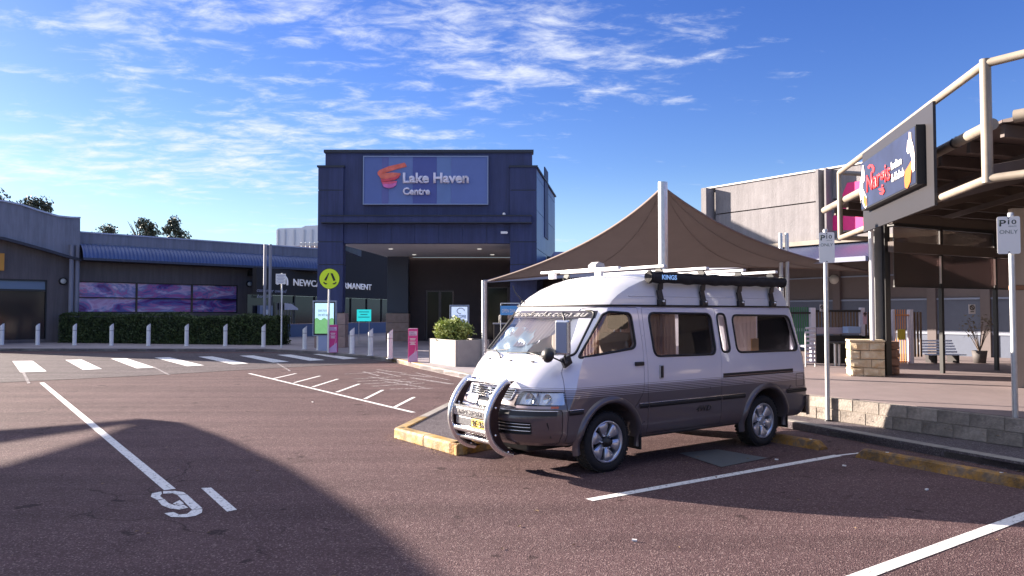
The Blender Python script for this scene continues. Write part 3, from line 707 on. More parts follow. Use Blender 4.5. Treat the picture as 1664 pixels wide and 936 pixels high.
# rooftop plant building behind
rp_ = empty('rooftop_plant_room', D(480, 398, 62), 'white boxy rooftop plant room showing above the low roof left of the tower', 'building')
a_ = D(449, 398, 62); b_ = D(560, 398, 60); 
mb = MB(); P = [(449, 400), (449, 374), (453, 371), (490, 370), (496, 367), (545, 365), (545, 400)]
mb.prism([Vector((D(*p, 62).x, 62, D(*p, 62).z)) for p in P], (0, 1, 0), 5); mb.build('wall', mat('plant_white', (.74, .76, .78), .6, noise=.04), rp_)
for px in (452, 463, 478, 494, 507): mb = MB(); p = D(px, 398, 61.93); q = D(px, 373, 61.93); mb.bar((p.x, 61.93, p.z), (p.x, 61.93, q.z), .10, .10); mb.build('rib', mat('plant_rib', (.55, .57, .6), .6), rp_)
for py in (395.5, 398): mb = MB(); p = D(487, py, 60); q = D(530, py, 60); mb.tube([p, q], .05, 6); mb.build('guard_rail', M_galv, rp_)
for px in (490, 497, 504, 512): mb = MB(); p = D(px, 402, 60); q = D(px, 393.5, 60); mb.tube([p, q], .04, 6); mb.build('rail_post', M_galv, rp_)

# slender twin poles in front of the bank
for px, lab in ((430, 'left one of two tall thin steel poles at the end of the hedge'), (438.5, 'right one of two tall thin steel poles at the end of the hedge')):
    b = Vector(((px - 832) / F * 36.5, 36.5, .13)); e_ = empty('steel_pole', b, lab, 'pole', 'twin steel poles by the hedge'); h = D(px, 397, 36.5).z
    mb = MB(); mb.tube([b, (b.x, b.y, h)], .07, 10); mb.build('shaft', mat('grey_pole', (.26, .27, .32), .5, .3), e_); mb = MB(); mb.box((b.x, b.y, .14), (.3, .3, .03)); mb.build('base_plate', M_galv, e_)

# ================================================================== FOLIAGE
def leaf_mat(name, a, b):
    m = mat(name, a, .6, col2=b, nscale=3.0, contrast=1.6); m.node_tree.nodes['Principled BSDF'].inputs['Subsurface Weight'].default_value = 0
    return m
M_hedge = leaf_mat('hedge_leaf', (.020, .036, .010), (.065, .10, .024))
M_shrub = leaf_mat('shrub_leaf', (.14, .21, .035), (.42, .46, .13))
M_gum = leaf_mat('gum_leaf', (.030, .045, .030), (.085, .10, .06))
M_bark = mat('bark', (.16, .12, .10), .9, noise=.3, nscale=8, bump=.4)
def leaves(mb, pts, size, rnd=random):
    for p in pts:
        s = size * rnd.uniform(.6, 1.35)
        n = Vector((rnd.gauss(0, 1), rnd.gauss(0, 1), rnd.gauss(.3, 1))).normalized(); a = n.cross(Vector((rnd.random(), rnd.random(), rnd.random() + .1))).normalized(); b = n.cross(a)
        mb.add([p - a * s, p + b * s * .45, p + a * s, p - b * s * .45], [(0, 1, 2, 3)])
# hedge
ha, hb = G(95, 557, .13), G(449, 561, .13)
hed = empty('hedge', (ha + hb) / 2, 'long dark clipped box hedge below the purple shop windows', 'hedge')
hu = (hb - ha); HL = hu.length; hu.normalize(); hn = Vector((hu.y, -hu.x, 0))
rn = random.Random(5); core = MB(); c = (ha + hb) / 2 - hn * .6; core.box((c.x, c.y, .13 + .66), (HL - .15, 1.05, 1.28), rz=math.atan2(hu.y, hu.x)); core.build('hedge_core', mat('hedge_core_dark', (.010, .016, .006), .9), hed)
mb = MB(); pts = []
HH = lambda s: 1.43 + .05 * math.sin(s * 1.3) + .04 * math.sin(s * 3.1) - (.10 if s > HL * .55 else 0)
for i in range(26000):
    s = rn.uniform(0, HL); r = rn.random()
    if r < .58: p = ha + hu * s + hn * (rn.gauss(0, .03)) + Vector((0, 0, rn.uniform(0, HH(s))))
    elif r < .9: p = ha + hu * s - hn * rn.uniform(0, 1.2) + Vector((0, 0, HH(s) + rn.gauss(0, .03)))
    else: p = ha + hu * (rn.choice((0, HL)) + rn.gauss(0, .03)) - hn * rn.uniform(0, 1.2) + Vector((0, 0, rn.uniform(0, 1.4)))
    pts.append(p)
leaves(mb, pts, .05, rn); tag(mb.build('hedge_leaves', M_hedge, hed), kind='stuff')

# trees behind the left building
def tree(px0, px1, py_top, dist, lab, seed, dens=1.0, base_z=0.0, low=388):
    rn = random.Random(seed); c = D((px0 + px1) / 2, low, dist); top = D((px0 + px1) / 2, py_top, dist).z; w = D(px1, low, dist).x - D(px0, low, dist).x
    e = empty('gum_tree', (c.x, dist, base_z), lab, 'tree', 'gum trees behind the shops')
    hgt = top - base_z; cb = base_z + hgt * .52
    tr = MB(); tr.tube([(c.x, dist, base_z), (c.x + .2, dist, base_z + hgt * .3), (c.x - .1, dist + .1, base_z + hgt * .6), (c.x + .1, dist, base_z + hgt * .9)], [.28, .22, .14, .04], 8)
    lm = []
    for k in range(14):
        a = rn.uniform(0, 6.28); z = base_z + hgt * rn.uniform(.5, .85); r = w * .5 * rn.uniform(.4, .95); zt = min(top - .4, z + rn.uniform(.3, 1.8))
        q = Vector((c.x + math.cos(a) * r, dist + math.sin(a) * r, zt)); tr.tube([(c.x, dist, z - .8), ((c.x + q.x) / 2, (dist + q.y) / 2, z + .2), q], [.09, .06, .02], 5); lm.append(q)
    tr.build('trunk', M_bark, e)
    mb = MB(); pts = []
    for k in range(int(46 * dens)):
        a = rn.uniform(0, 6.28); rr = math.sqrt(rn.random()) * w * .46; t = rn.random(); zc = cb + (top - cb - .35) * t; sh = math.sqrt(max(.08, 1 - (2 * t - .85) ** 2 * .8))
        q = Vector((c.x + math.cos(a) * rr * sh, dist + math.sin(a) * rr * sh, zc)); cr = rn.uniform(.35, .8)
        for _ in range(int(110)): 
            v = Vector((rn.gauss(0, 1), rn.gauss(0, 1), rn.gauss(0, .75))); v = v.normalized() * cr * rn.random() ** .5
            pts.append(q + v)
    leaves(mb, pts, .13, rn); tag(mb.build('crown', M_gum, e), kind='stuff')
tree(-70, 34, 313, 58, 'dark tree crown rising behind the curved gable, furthest left', 1, 1.5)
tree(14, 104, 321, 62, 'dark tree crown sloping down behind the right half of the curved gable', 9, 1.2)
tree(150, 203, 365, 70, 'low thin tree top above the blue awning, leftmost of three there', 2, .8)
tree(203, 264, 354, 70, 'broad rounded tree top above the blue awning, middle of three there', 3, 1.1)
tree(262, 306, 351, 72, 'narrow upright tree top above the blue awning, rightmost of three there', 4, .9)

# ================================================================== STREET FURNITURE
# bollards: slanted tops
def bollard(px, py, h, lab, mat_=M_bol):
    b = G(px, py, .13); e = empty('bollard', b, lab, 'bollard', 'white slant-topped bollards along the kerb')
    r = .088; n = 20; mb = MB(); vs = []
    for k in range(n):
        t = 2 * math.pi * k / n; vs.append(b + Vector((math.cos(t) * r, math.sin(t) * r, .0)))
    for k in range(n):
        t = 2 * math.pi * k / n; vs.append(b + Vector((math.cos(t) * r, math.sin(t) * r, h - .16 + .16 * (math.cos(t) + 1) / 2)))
    mb.add(vs, [(k, (k + 1) % n, n + (k + 1) % n, n + k) for k in range(n)], True); mb.add(vs[n:], [tuple(range(n))])
    mb.build('post', mat_, e, sharp=40)
    mb = MB(); mb.lathe([(r + .035, 0), (r + .035, .012), (r, .02)], b, (0, 0, 1), 20); mb.build('base_ring', M_galv, e)
    mb = MB(); mb.lathe([(r + .002, h * .66), (r + .002, h * .66 + .045)], b, (0, 0, 1), 20); mb.build('reflective_band', mat('band_grey', (.50, .50, .52), .3, .3), e)
bl = [(3, 560.5, 'leftmost bollard, cut by the left picture edge'), (61, 560.5, 'bollard in front of the dark shop window left of the hedge'), (121, 561, 'bollard before the left end of the hedge'),
      (181, 561.5, 'second bollard in front of the hedge from its left end'), (241, 562, 'third bollard in front of the hedge from its left end'), (303, 562.5, 'fourth bollard in front of the hedge, near its middle'),
      (366, 562.5, 'fifth bollard in front of the hedge'), (428, 564, 'bollard in front of the right end of the hedge by the twin poles'), (495, 567.5, 'shaded bollard left of the green poster lightbox'),
      (518, 569, 'shaded bollard directly in front of the green poster lightbox'), (572, 574.8, 'sunlit bollard right of the yellow crossing sign'), (602, 578, 'sunlit bollard, middle of three in front of the portal'),
      (634, 582.8, 'largest nearest bollard, left of the pink totem')]
for px, py, lab in bl: bollard(px, py, .97 if px > 480 else 1.02, 'white slant-topped ' + lab)

# pedestrian crossing disc
b = G(533, 573, .13); e = empty('crossing_sign', b, 'round fluorescent yellow pedestrian crossing sign with walking legs on a white pole', 'sign')
yd = b.y; ctr = D(536, 453, yd); mb = MB(); mb.tube([b, (b.x + .03, b.y, ctr.z + .3)], .038, 12); mb.build('pole', M_pole, e)
Rr = 17.2 / F * yd; mb = MB(); mb.lathe([(0, 0), (Rr, 0), (Rr, .012), (0, .012)], ctr + Vector((0, -.045, 0)), (0, -1, 0), 40, smooth=False); d_ = mb.build('disc', M_black, e, fix=True)
mb = MB(); mb.lathe([(0, .013), (Rr * .94, .013), (Rr * .94, .016), (0, .016)], ctr + Vector((0, -.045, 0)), (0, -1, 0), 40, smooth=False); f_ = mb.build('disc_face', M_fluo, e, fix=True)
mb = MB(); y_ = ctr.y - .064
def leg(pts): mb.prism([Vector((ctr.x + a * Rr, y_, ctr.z + c * Rr)) for a, c in pts], (0, -1, 0), .004)
leg([(-.12, .52), (-.02, .52), (-.30, -.20), (-.50, -.12), (-.22, .52)][:4]); leg([(.10, .52), (.30, .50), (.58, -.15), (.38, -.22)])
leg([(-.60, -.36), (-.50, -.30), (-.36, -.42), (-.22, -.42), (-.22, -.52), (-.40, -.54)]); leg([(.32, -.42), (.46, -.42), (.62, -.28), (.68, -.36), (.52, -.54), (.32, -.52)]); mb.build('legs_symbol', M_black, f_)

# small parking notice near the bank
b = G(457, 565, .13); e = empty('parking_notice', b, 'small white parking notice on a thin pole in front of the bank', 'sign'); yd = b.y; t0 = D(448.5, 461.5, yd); t1 = D(465, 445, yd)
mb = MB(); mb.tube([b, (b.x, b.y, t1.z + .03)], .032, 10); mb.build('pole', M_pole, e)
mb = MB(); mb.box(((t0.x + t1.x) / 2, b.y - .045, (t0.z + t1.z) / 2), (t1.x - t0.x, .01, t1.z - t0.z)); s_ = mb.build('plate', M_signw, e, bevel=.003)
mb = MB()
for k in range(6): mb.box(((t0.x + t1.x) / 2, b.y - .052, t1.z - .07 - k * .062), ((t1.x - t0.x) * (.8 - .2 * (k % 2)), .003, .022))
mb.build('text_lines', mat('faded_ink', (.35, .35, .45), .6), s_)

# lightbox posters
def lightbox(px0, px1, py0, py1, base_py, lab, colA, colB, words, dist=None, zb=None, scr_y=None, frame=(.30, .36, .48)):
    if dist is None: b = G((px0 + px1) / 2, base_py, .13); dist = b.y
    a = D(px0, py0, dist); c = D(px1, py1, dist); w = c.x - a.x; z1 = a.z; z0 = c.z; e = empty('poster_lightbox', ((a.x + c.x) / 2, dist, .13), lab, 'lightbox'); mx = (a.x + c.x) / 2
    mb = MB(); mb.box((mx, dist, (z0 + z1) / 2), (w, .16, z1 - z0)); mb.build('cabinet', mat('cabinet_%d' % int(px0), frame, .4, .3), e, bevel=.015)
    mb = MB(); mb.box((mx, dist - .082, (z0 + z1) / 2), (w - .09, .01, z1 - z0 - .09)); bz = mb.build('black_border', M_black, e)
    return e, mx, dist, w, z0, z1
e, mx, yd, w, z0, z1 = lightbox(509, 547, 488.5, 546, 570, 'tall lit poster lightbox showing a green lawn under pale blue sky, beside the crossing sign', None, None, None)
mb = MB(); mb.box((mx, yd - .09, (z0 + z1) / 2), (w - .2, .01, z1 - z0 - .2)); scn = mb.build('poster', mat('poster_sky', (.42, .62, .70), .35, col2=(.60, .74, .78), nscale=2, emit=(.45, .68, .8), estr=.25), e)
mb = MB(); n = 12; zz_ = z0 + .1 + (z1 - z0 - .2) * .48
mb.prism([Vector((mx - w / 2 + .1, yd - .0955, z0 + .1)), Vector((mx + w / 2 - .1, yd - .0955, z0 + .1))] + [Vector((mx + (w / 2 - .1) * (1 - 2 * k / n), yd - .0955, zz_ + .05 * math.sin(k * 1.3))) for k in range(n + 1)], (0, -1, 0), .002)
mb.build('green_field', mat('poster_green', (.10, .26, .09), .35, col2=(.22, .42, .18), nscale=3, emit=(.2, .5, .2), estr=.18), scn)
text('poster_text', 'spend more\ntime with nature', (mx - w * .26, yd - .096, z1 - .62), (1, 0, 0), (0, 0, 1), w * .5, .30, mat('poster_ink', (.16, .25, .32), .5), scn, ext=.002)
mb = MB(); mb.box((mx, yd, (z0 + .13) / 2), (w * .5, .14, z0 - .13)); mb.build('plinth', mat('plinth', (.35, .42, .6), .5), e)
e, mx, yd, w, z0, z1 = lightbox(731, 762.5, 495.5, 546, 566, 'lightbox with a pale blue hairdressing poster inside the dark portal, behind the planter shrub', None, None, None, dist=34)
mb = MB(); mb.box((mx, yd - .09, (z0 + z1) / 2), (w - .16, .01, z1 - z0 - .16)); scn = mb.build('poster', mat('poster_pale', (.50, .60, .78), .35, col2=(.66, .72, .86), nscale=2, emit=(.6, .72, .95), estr=.16), e)
text('poster_text', 'CAFE COFFEE\nMADE FOR\nYOU', (mx - w * .34, yd - .096, z1 - 1.0), (1, 0, 0), (0, 0, 1), w * .68, .55, mat('poster_ink_blue', (.05, .14, .32), .5), scn, ext=.002, bold=.02)
mb = MB(); mb.tube([Vector((mx + .06 + .17 * math.cos(t * .6), yd - .1, z1 - .27 + .13 * math.sin(t * .6))) for t in range(9)], .02, 5); mb.build('poster_swirl', mat('swirl_grey', (.28, .28, .34), .5), scn)
mb = MB(); mb.box((mx, yd, (z0 + .13) / 2), (w * .8, .12, z0 - .13)); mb.build('plinth', M_dark, e)
# teal banner and blue kiosk sign
a, c = D(580, 503, 38), D(603, 522, 38); e = empty('teal_banner', ((a.x + c.x) / 2, 38, .13), 'small bright teal banner on a stand in the left part of the portal', 'banner')
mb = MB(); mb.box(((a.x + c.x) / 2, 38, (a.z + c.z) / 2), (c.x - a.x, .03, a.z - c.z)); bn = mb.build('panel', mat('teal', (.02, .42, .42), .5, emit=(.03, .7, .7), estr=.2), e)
mb = MB()
for k in range(3): mb.box(((a.x + c.x) / 2, 38 - .02, a.z - .12 - .13 * k), ((c.x - a.x) * (.7, .5, .8)[k], .005, .035))
mb.build('printed_lines', mat('teal_ink', (.02, .12, .14), .5), bn)
mb = MB(); 
for x in (a.x + .1, c.x - .1): mb.tube([(x, 38.03, .13), (x, 38.03, c.z)], .02, 6)
mb.build('stand', M_galv, e)
a, c = D(813, 497, 30), D(845, 512, 30); e = empty('kiosk_sign', ((a.x + c.x) / 2, 30, .13), 'light blue framed kiosk sign just left of the van windscreen', 'sign')
mb = MB(); mb.box(((a.x + c.x) / 2, 30, (a.z + c.z) / 2), (c.x - a.x, .05, a.z - c.z)); bn = mb.build('panel', mat('kiosk_blue', (.10, .36, .72), .5), e)
text('lettering', 'OPEN DAILY', Vector((a.x + .06, 29.97, c.z + .10)), (1, 0, 0), (0, 0, 1), (c.x - a.x) * .8, .14, M_signw, bn, ext=.004)
mb = MB()
for x in (a.x + .02, c.x - .02): mb.tube([(x, 30.03, .13), (x, 30.03, a.z + .1)], .022, 6)
mb.tube([(a.x + .02, 30.03, a.z + .1), (c.x - .02, 30.03, a.z + .1)], .022, 6); mb.build('stand', M_galv, e)
# people-like dark display inside portal replaced by a charity bin and small counter
e = empty('cafe_counter', (-.4, 34.5, .13), 'dark cafe counter under the shade just left of the van', 'counter')
mb = MB(); mb.box((-.1, 31.5, .65), (1.3, .6, 1.05)); mb.build('cabinet', M_dark, e, bevel=.02); mb = MB(); mb.box((-.1, 31.5, 1.2), (1.4, .7, .05)); mb.build('top', mat('counter_top', (.3, .3, .34), .4), e)
mb = MB(); mb.tube([(-.5, 31.4, 1.22), (-.5, 31.4, 1.5), (-.2, 31.4, 1.75), (.2, 31.4, 1.75)], .05, 8); mb.build('coffee_machine', M_black, e)

# pink totems
def totem(px, base_py, top_py, w, lab, rz):
    b = G(px, base_py, .13); h = D(px, top_py, b.y).z - .13; e = empty('pink_totem', b, lab, 'advertising totem', None, rz); OFF[e.name] = Vector(b)
    L = lambda p: Vector(p)
    mb = MB(); mb.box((0, 0, h / 2), (w, w, h)); bd = mb.build('box_body', mat('totem_magenta', (.62, .035, .20), .45, col2=(.72, .08, .32), nscale=3), e, local=True, bevel=.006)
    mb = MB()
    for k in range(4): mb.add([Vector((math.cos(q) * 0, 0, 0)) for q in ()], [])
    fr = MB(); hz = h * .30
    fr.prism([(-w / 2 + .01, -w / 2 - .002, .01), (w / 2 - .01, -w / 2 - .002, .01), (w / 2 - .01, -w / 2 - .002, hz + .06), (w * .1, -w / 2 - .002, hz - .02), (-w / 2 + .01, -w / 2 - .002, hz - .16)], (0, -1, 0), .003)
    fr.prism([(-w / 2 - .002, -w / 2 + .01, .01), (-w / 2 - .002, w / 2 - .01, .01), (-w / 2 - .002, w / 2 - .01, hz)], (-1, 0, 0), .003); fr.build('wave_print', mat('totem_lilac', (.58, .38, .62), .5), bd, local=True)
    fr = MB(); fr.prism([(w * .12, -w / 2 - .006, hz - .1), (w * .34, -w / 2 - .006, hz + .24), (w * .24, -w / 2 - .006, hz + .02)], (0, -1, 0), .002); fr.build('flash_print', M_signw, bd, local=True)
    mb = MB(); mb.box((0, -w / 2 - .003, h * .86), (w * .84, .004, h * .13)); mb.box((0, 0, h + .004), (w * .9, w * .9, .006)); mb.build('pale_header', mat('totem_pale', (.70, .50, .66), .5), bd, local=True)
    text('lettering', 'LAKE\nHAVEN', (-w * .34, -w / 2 - .006, h * .80), (1, 0, 0), (0, 0, 1), w * .68, h * .11, mat('totem_ink', (.30, .10, .30), .5), bd, local=True, ext=.002, lift=.001)
    for k, (ww, zz2) in enumerate(((.62, .70), (.5, .665), (.66, .60), (.4, .565), (.58, .53))):
        q = MB(); q.box((-.01, -w / 2 - .004, h * zz2), (w * ww, .003, h * .018)); q.build('text_line', M_signw, bd, local=True)
totem(542, 572.5, 528, .30, 'pink and lilac square totem standing right of the green lawn lightbox', .1)
totem(671, 588, 534, .29, 'magenta square totem standing in the sun left of the planter', .12)

# planter with shrub
pa, pb, pc_ = G(697, 589.5, .13), G(740, 596.0, .13), None
u_ = (pb - pa); WP = u_.length; u_.normalize(); n_ = Vector((-u_.y, u_.x, 0)); hP = D(741, 553, pb.y).z - .13; DPp = 1.05
pc0 = (pa + pb) / 2 + n_ * DPp / 2; e = empty('planter_box', pc0, 'square pale concrete planter box with a sunlit face, left of the van', 'planter')
mb = MB(); t = .06
prz = math.atan2(u_.y, u_.x)
for (dx, dy, sx, sy) in ((0, -DPp / 2 + t / 2, WP, t), (0, DPp / 2 - t / 2, WP, t), (-WP / 2 + t / 2, 0, t, DPp - 2 * t), (WP / 2 - t / 2, 0, t, DPp - 2 * t)):
    c = pc0 + u_ * dx + n_ * dy; m2 = MB(); m2.box((c.x, c.y, .13 + hP / 2), (sx, sy, hP), rz=prz); m2.build('side_slab', mat('planter_concrete', (.42, .39, .37), .85, noise=.07, nscale=5, bump=.15, dirt=.25), e, bevel=.008)
m2 = MB(); m2.box((pc0.x, pc0.y, .13 + hP - .08), (WP - 2 * t, DPp - 2 * t, .04), rz=prz); m2.build('soil', mat('soil', (.05, .035, .025), .95, noise=.3, nscale=30), e)
e2 = empty('planter_shrub', pc0 + Vector((0, 0, hP - .06)), 'round yellow-green leafy shrub growing in the concrete planter', 'shrub')
rn = random.Random(8); mb = MB(); st = MB(); cz = Vector((pc0.x - .12, pc0.y, .13 + hP + .22)); pts = []
for k in range(60):
    v = Vector((rn.gauss(0, 1), rn.gauss(0, 1), rn.gauss(.25, .8))).normalized(); v = Vector((v.x * .45, v.y * .42, v.z * .30)); q = cz + v * rn.uniform(.7, 1.0)
    if q.z < .13 + hP - .02: q.z = .13 + hP
    st.tube([pc0 + Vector((0, 0, hP - .05 + .13)), (cz + q) / 2, q], [.012, .009, .004], 4)
    for _ in range(75): pts.append(q + Vector((rn.gauss(0, .085), rn.gauss(0, .085), rn.gauss(0, .075))))
leaves(mb, pts, .05, rn); tag(mb.build('foliage', M_shrub, e2), kind='stuff'); st.build('stems', M_bark, e2)

# ten-minute parking signs
def p10(base, base_z, face, lab, pole_top, lean=(0, 0), yaw=.0):
    b = G(*base, base_z); e = empty('parking_sign', b, lab, 'parking sign', 'ten minute parking signs')
    yd = b.y; px0, py0, px1, py1 = face; a = D(px0, py0, yd); c = D(px1, py1, yd); top = Vector((b.x + lean[0], b.y + lean[1], a.z + .02))
    mb = MB(); mb.tube([b, top], .032, 14); mb.build('pole', M_galv, e)
    mb = MB(); mb.lathe([(0, .035), (.03, .03), (.036, 0)], top, (0, 0, 1), 12); mb.build('pole_cap', M_galv, e)
    bp = MB(); bp.lathe([(.05, 0), (.05, .012), (.034, .02)], b, (0, 0, 1), 12); bp.build('base_collar', M_black, e)
    mx = (a.x + c.x) / 2; w = c.x - a.x; h = a.z - c.z; U = Vector((math.cos(yaw), math.sin(yaw), 0)); Nn = Vector((math.sin(yaw), -math.cos(yaw), 0)); zc = (a.z + c.z) / 2
    tl = Vector((b.x + lean[0] * .85, b.y + lean[1], 0)); C = Vector((mx, tl.y, zc)) + Nn * .042
    mb = MB(); rc = .022; ol = []
    for (cx_, cz_, t0_) in ((w / 2 - rc, h / 2 - rc, 0), (-w / 2 + rc, h / 2 - rc, 90), (-w / 2 + rc, -h / 2 + rc, 180), (w / 2 - rc, -h / 2 + rc, 270)):
        for k in range(5): t = R(t0_ + k * 22.5); ol.append(C + U * (cx_ + rc * math.cos(t)) + Vector((0, 0, cz_ + rc * math.sin(t))))
    mb.prism(ol, Nn, .004); s = mb.build('sign_plate', M_signw, e)
    Q = C + Nn * .004
    def tx(st, x, z, ww, hh, m=M_signg, bold=.0): text('lettering', st, Q + U * (x - w / 2) + Vector((0, 0, z - h / 2)), U, (0, 0, 1), ww, hh, m, s, ext=.0012, bold=bold, lift=.0006)
    tx('P', w * .10, h * .74, w * .30, h * .17, bold=.015); tx('10', w * .48, h * .79, w * .36, h * .12, bold=.01)
    tx('MINUTE', w * .50, h * .715, w * .34, h * .035, mat('sign_ink_pale', (.25, .28, .26), .5)); tx('ONLY', w * .10, h * .54, w * .80, h * .10, MATS['sign_ink_pale'], bold=.01)
    bt = MB()
    for z in (h * .5 - .02, -h * .5 + .02): bt.lathe([(0, .006), (.008, .005), (.008, 0)], Q + Vector((0, 0, z)), Nn, 8)
    bt.build('bolt', M_signk, s)
p10((1345.5, 684), .10, (1331, 378, 1355, 427.5), 'ten minute parking sign on a straight galvanised pole directly behind the van', 378, lean=(0, 0), yaw=-.30)
p10((1651, 724), .10, (1620, 352.5, 1654, 413), 'ten minute parking sign on a leaning galvanised pole at the right picture edge', 352, lean=(0, 0), yaw=-.30)

# ================================================================== SHADE SAIL over the forecourt
lowL = D(793, 457, 21.5); lowR = D(1452, 447, 23.5); hiN = D(1077, 304, 15.2); 
def sail(name, corners, lab, sags, m, post_defs):
    e = empty(name, (corners[0].x, corners[0].y, 0), lab, 'shade sail')
    A_, B_, C_ = corners; cen = (A_ + B_ + C_) / 3; n = 26
    def edge(p, q, t, s, away):
        m_ = (p + q) / 2; inward = (away - m_); inward = inward - (q - p) * (inward.dot(q - p) / (q - p).length_squared); return p + (q - p) * t + inward.normalized() * s * 4 * t * (1 - t)
    mb = MB(); idx = {}
    # rows from A-B edge (low) to C (high)
    rows = 22
    for j in range(rows + 1):
        v = j / rows; l = edge(A_, C_, v, sags[0], B_); r = edge(B_, C_, v, sags[1], A_)
        for i in range(n + 1):
            u = i / n; p = l + (r - l) * u
            dip = edge(A_, B_, u, sags[2], C_) - (A_ + (B_ - A_) * u); p = p + dip * (1 - v) ** 1.6
            p.z -= .35 * math.sin(math.pi * u) * math.sin(math.pi * v) * .6
            mb.v.append(p)
    for j in range(rows):
        for i in range(n): mb.f.append((j * (n + 1) + i, j * (n + 1) + i + 1, (j + 1) * (n + 1) + i + 1, (j + 1) * (n + 1) + i)); mb.sm.append(True); mb.mi.append(0)
    o = mb.build('fabric', m, e); md = o.modifiers.new('thick', 'SOLIDIFY'); md.thickness = .012
    hem = MB()
    E_ = [[mb.v[i] for i in range(n + 1)], [mb.v[j * (n + 1)] for j in range(rows + 1)], [mb.v[j * (n + 1) + n] for j in range(rows + 1)]]
    for q in E_: hem.tube(q, .028, 6)
    for i in (5, 10, 16, 21):
        sm = MB(); sm.tube([mb.v[j * (n + 1) + i] - Vector((0, 0, .012)) for j in range(rows)], .006, 5); sm.build('sewn_seam', mat('sail_seam', (.18, .155, .15), .9), e)
    for q in (A_, B_, C_):
        pl_ = MB(); q2 = q.lerp(cen, .035); pl_.bar(q, q2, .16, .02); pl_.tube([q + Vector((.05 * math.cos(t), .05 * math.sin(t), 0)) for t in [k * .785 for k in range(8)]], .012, 5, closed=True); pl_.build('corner_plate', M_galv, e)
    hem.build('edge_hem', mat('sail_hem', (.16, .12, .11), .8), e)
    return e
M_sail = mat('sail_cloth', (.20, .180, .18), .9, noise=.06, nscale=2)
_nt = M_sail.node_tree; _tl = _nt.nodes.new('ShaderNodeBsdfTranslucent'); _tl.inputs[0].default_value = (.15, .115, .10, 1); _mx = _nt.nodes.new('ShaderNodeMixShader'); _mx.inputs[0].default_value = .12
_nt.links.new(_nt.nodes['Principled BSDF'].outputs[0], _mx.inputs[1]); _nt.links.new(_tl.outputs[0], _mx.inputs[2]); _nt.links.new(_mx.outputs[0], _nt.nodes['Material Output'].inputs[0])
sail('shade_sail', [lowL, lowR, hiN], 'large brown pointed shade sail stretched over the forecourt behind the van', (.62, .75, 1.15), M_sail, None)
def post(px, base_z, d, top_py, r, lab, name='sail_post', grp='galvanised sail posts', lean=0, m=M_galv, capz=True):
    t = D(px, top_py, d); e = empty(name, (t.x + lean, d, base_z), lab, 'post', grp); mb = MB(); mb.tube([(t.x + lean, d, base_z), t], r, 18); mb.build('shaft', m, e)
    mb = MB(); mb.lathe([(r * 2, 0), (r * 2, .02), (r, .02)], (t.x + lean, d, base_z), (0, 0, 1), 18); mb.build('base_flange', m, e)
    return e, t
post(1077, .1, 15.0, 296, .092, 'tall thick galvanised post rising through the peak of the shade sail behind the van')
e, t = post(787, .13, 21.4, 456, .078, 'short galvanised sail post beside the planter holding the left sail corner')
mb = MB(); mb.tube([t - Vector((0, 0, .05)), lowL], .018, 6); mb.build('turnbuckle', M_galv, e)
e, t = post(1461, TZ, 23.5, 442, .08, 'galvanised sail post holding the right sail corner under the canopy')
# twin verticals behind the van roof
for px, lab in ((1268.5, 'left of two adjoining steel posts above the rear of the van roof'), (1278.5, 'right of two adjoining steel posts above the rear of the van roof')):
    post(px, TZ, 21.0, 379, .055, lab, 'awning_post', 'awning posts by the panel wall')
for i, px in enumerate((943, 982, 1031, 1125, 1181)):
    post(px, TZ, 33.0 - i * 1.5, 424 + (i % 2) * 2, .07, ('slender post seen under the sail, %s' % ('furthest left of the row', 'second from the left of the row', 'just left of the sail mast', 'just right of the sail mast', 'furthest right of the row')[i]), 'verandah_post', 'verandah posts under the sail')

# ================================================================== LONG VERANDAH BUILDING behind the sail and panel building
pb_ = empty('panel_building', (8.5, 26, TZ), 'large flat-topped building of rough pale concrete panels with a pink mural behind the sail', 'building')
PA = Vector((7.1, 27.5, 0)); PU = (Vector((9.74, 24.0, 0)) - PA); PU.normalize(); PN = Vector((PU.y, -PU.x, 0))
if PN.x > 0: PN = -PN
prz_ = math.atan2(PU.y, PU.x)
def px_s(px):        # distance along the panel wall seen at pixel column px
    k = (px - 832) / F * math.cos(TILT); # x = k*y
    return (k * PA.y - PA.x) / (PU.x - k * PU.y)
def pbox(name, s0, s1, z0, z1, o0, o1, m, parent=pb_, bevel=0.0):
    c = PA + PU * (s0 + s1) / 2 + PN * (o0 + o1) / 2; mb = MB(); mb.box((c.x, c.y, (z0 + z1) / 2), (abs(s1 - s0), abs(o1 - o0), z1 - z0), rz=prz_); return mb.build(name, m, parent, bevel=bevel)
zt_, zm_, zl_ = 6.15, 5.18, 3.95
edges = [1163, 1341, 1560]
ss = [px_s(p) for p in edges]
for i in range(2):
    for z0, z1 in ((zl_, zm_ - .02), (zm_ + .02, zt_)):
        pbox('wall_panel', ss[i] + .04, ss[i + 1] - .04, z0, z1, -.2, 0, M_panel)
pbox('panel_core', ss[0] - .5, ss[2], zl_, zt_ - .05, -.5, -.2, M_panel)
pbox('parapet_cap', ss[0] - .55, ss[2] + .1, zt_, zt_ + .05, -.55, .05, mat('panel_cap', (.6, .58, .55), .6))
for s0, s1 in ((px_s(1152), px_s(1160)), (px_s(1339), px_s(1343.5)), (px_s(1353), px_s(1356))):
    pbox('pilaster', s0, s1, zl_, zt_ - .02, -.1, .38, M_panel)
pbox('recess_panel', px_s(1343.5), px_s(1353), zl_, zt_ - .3, .001, .05, mat('recess_grey', (.16, .15, .17), .8))
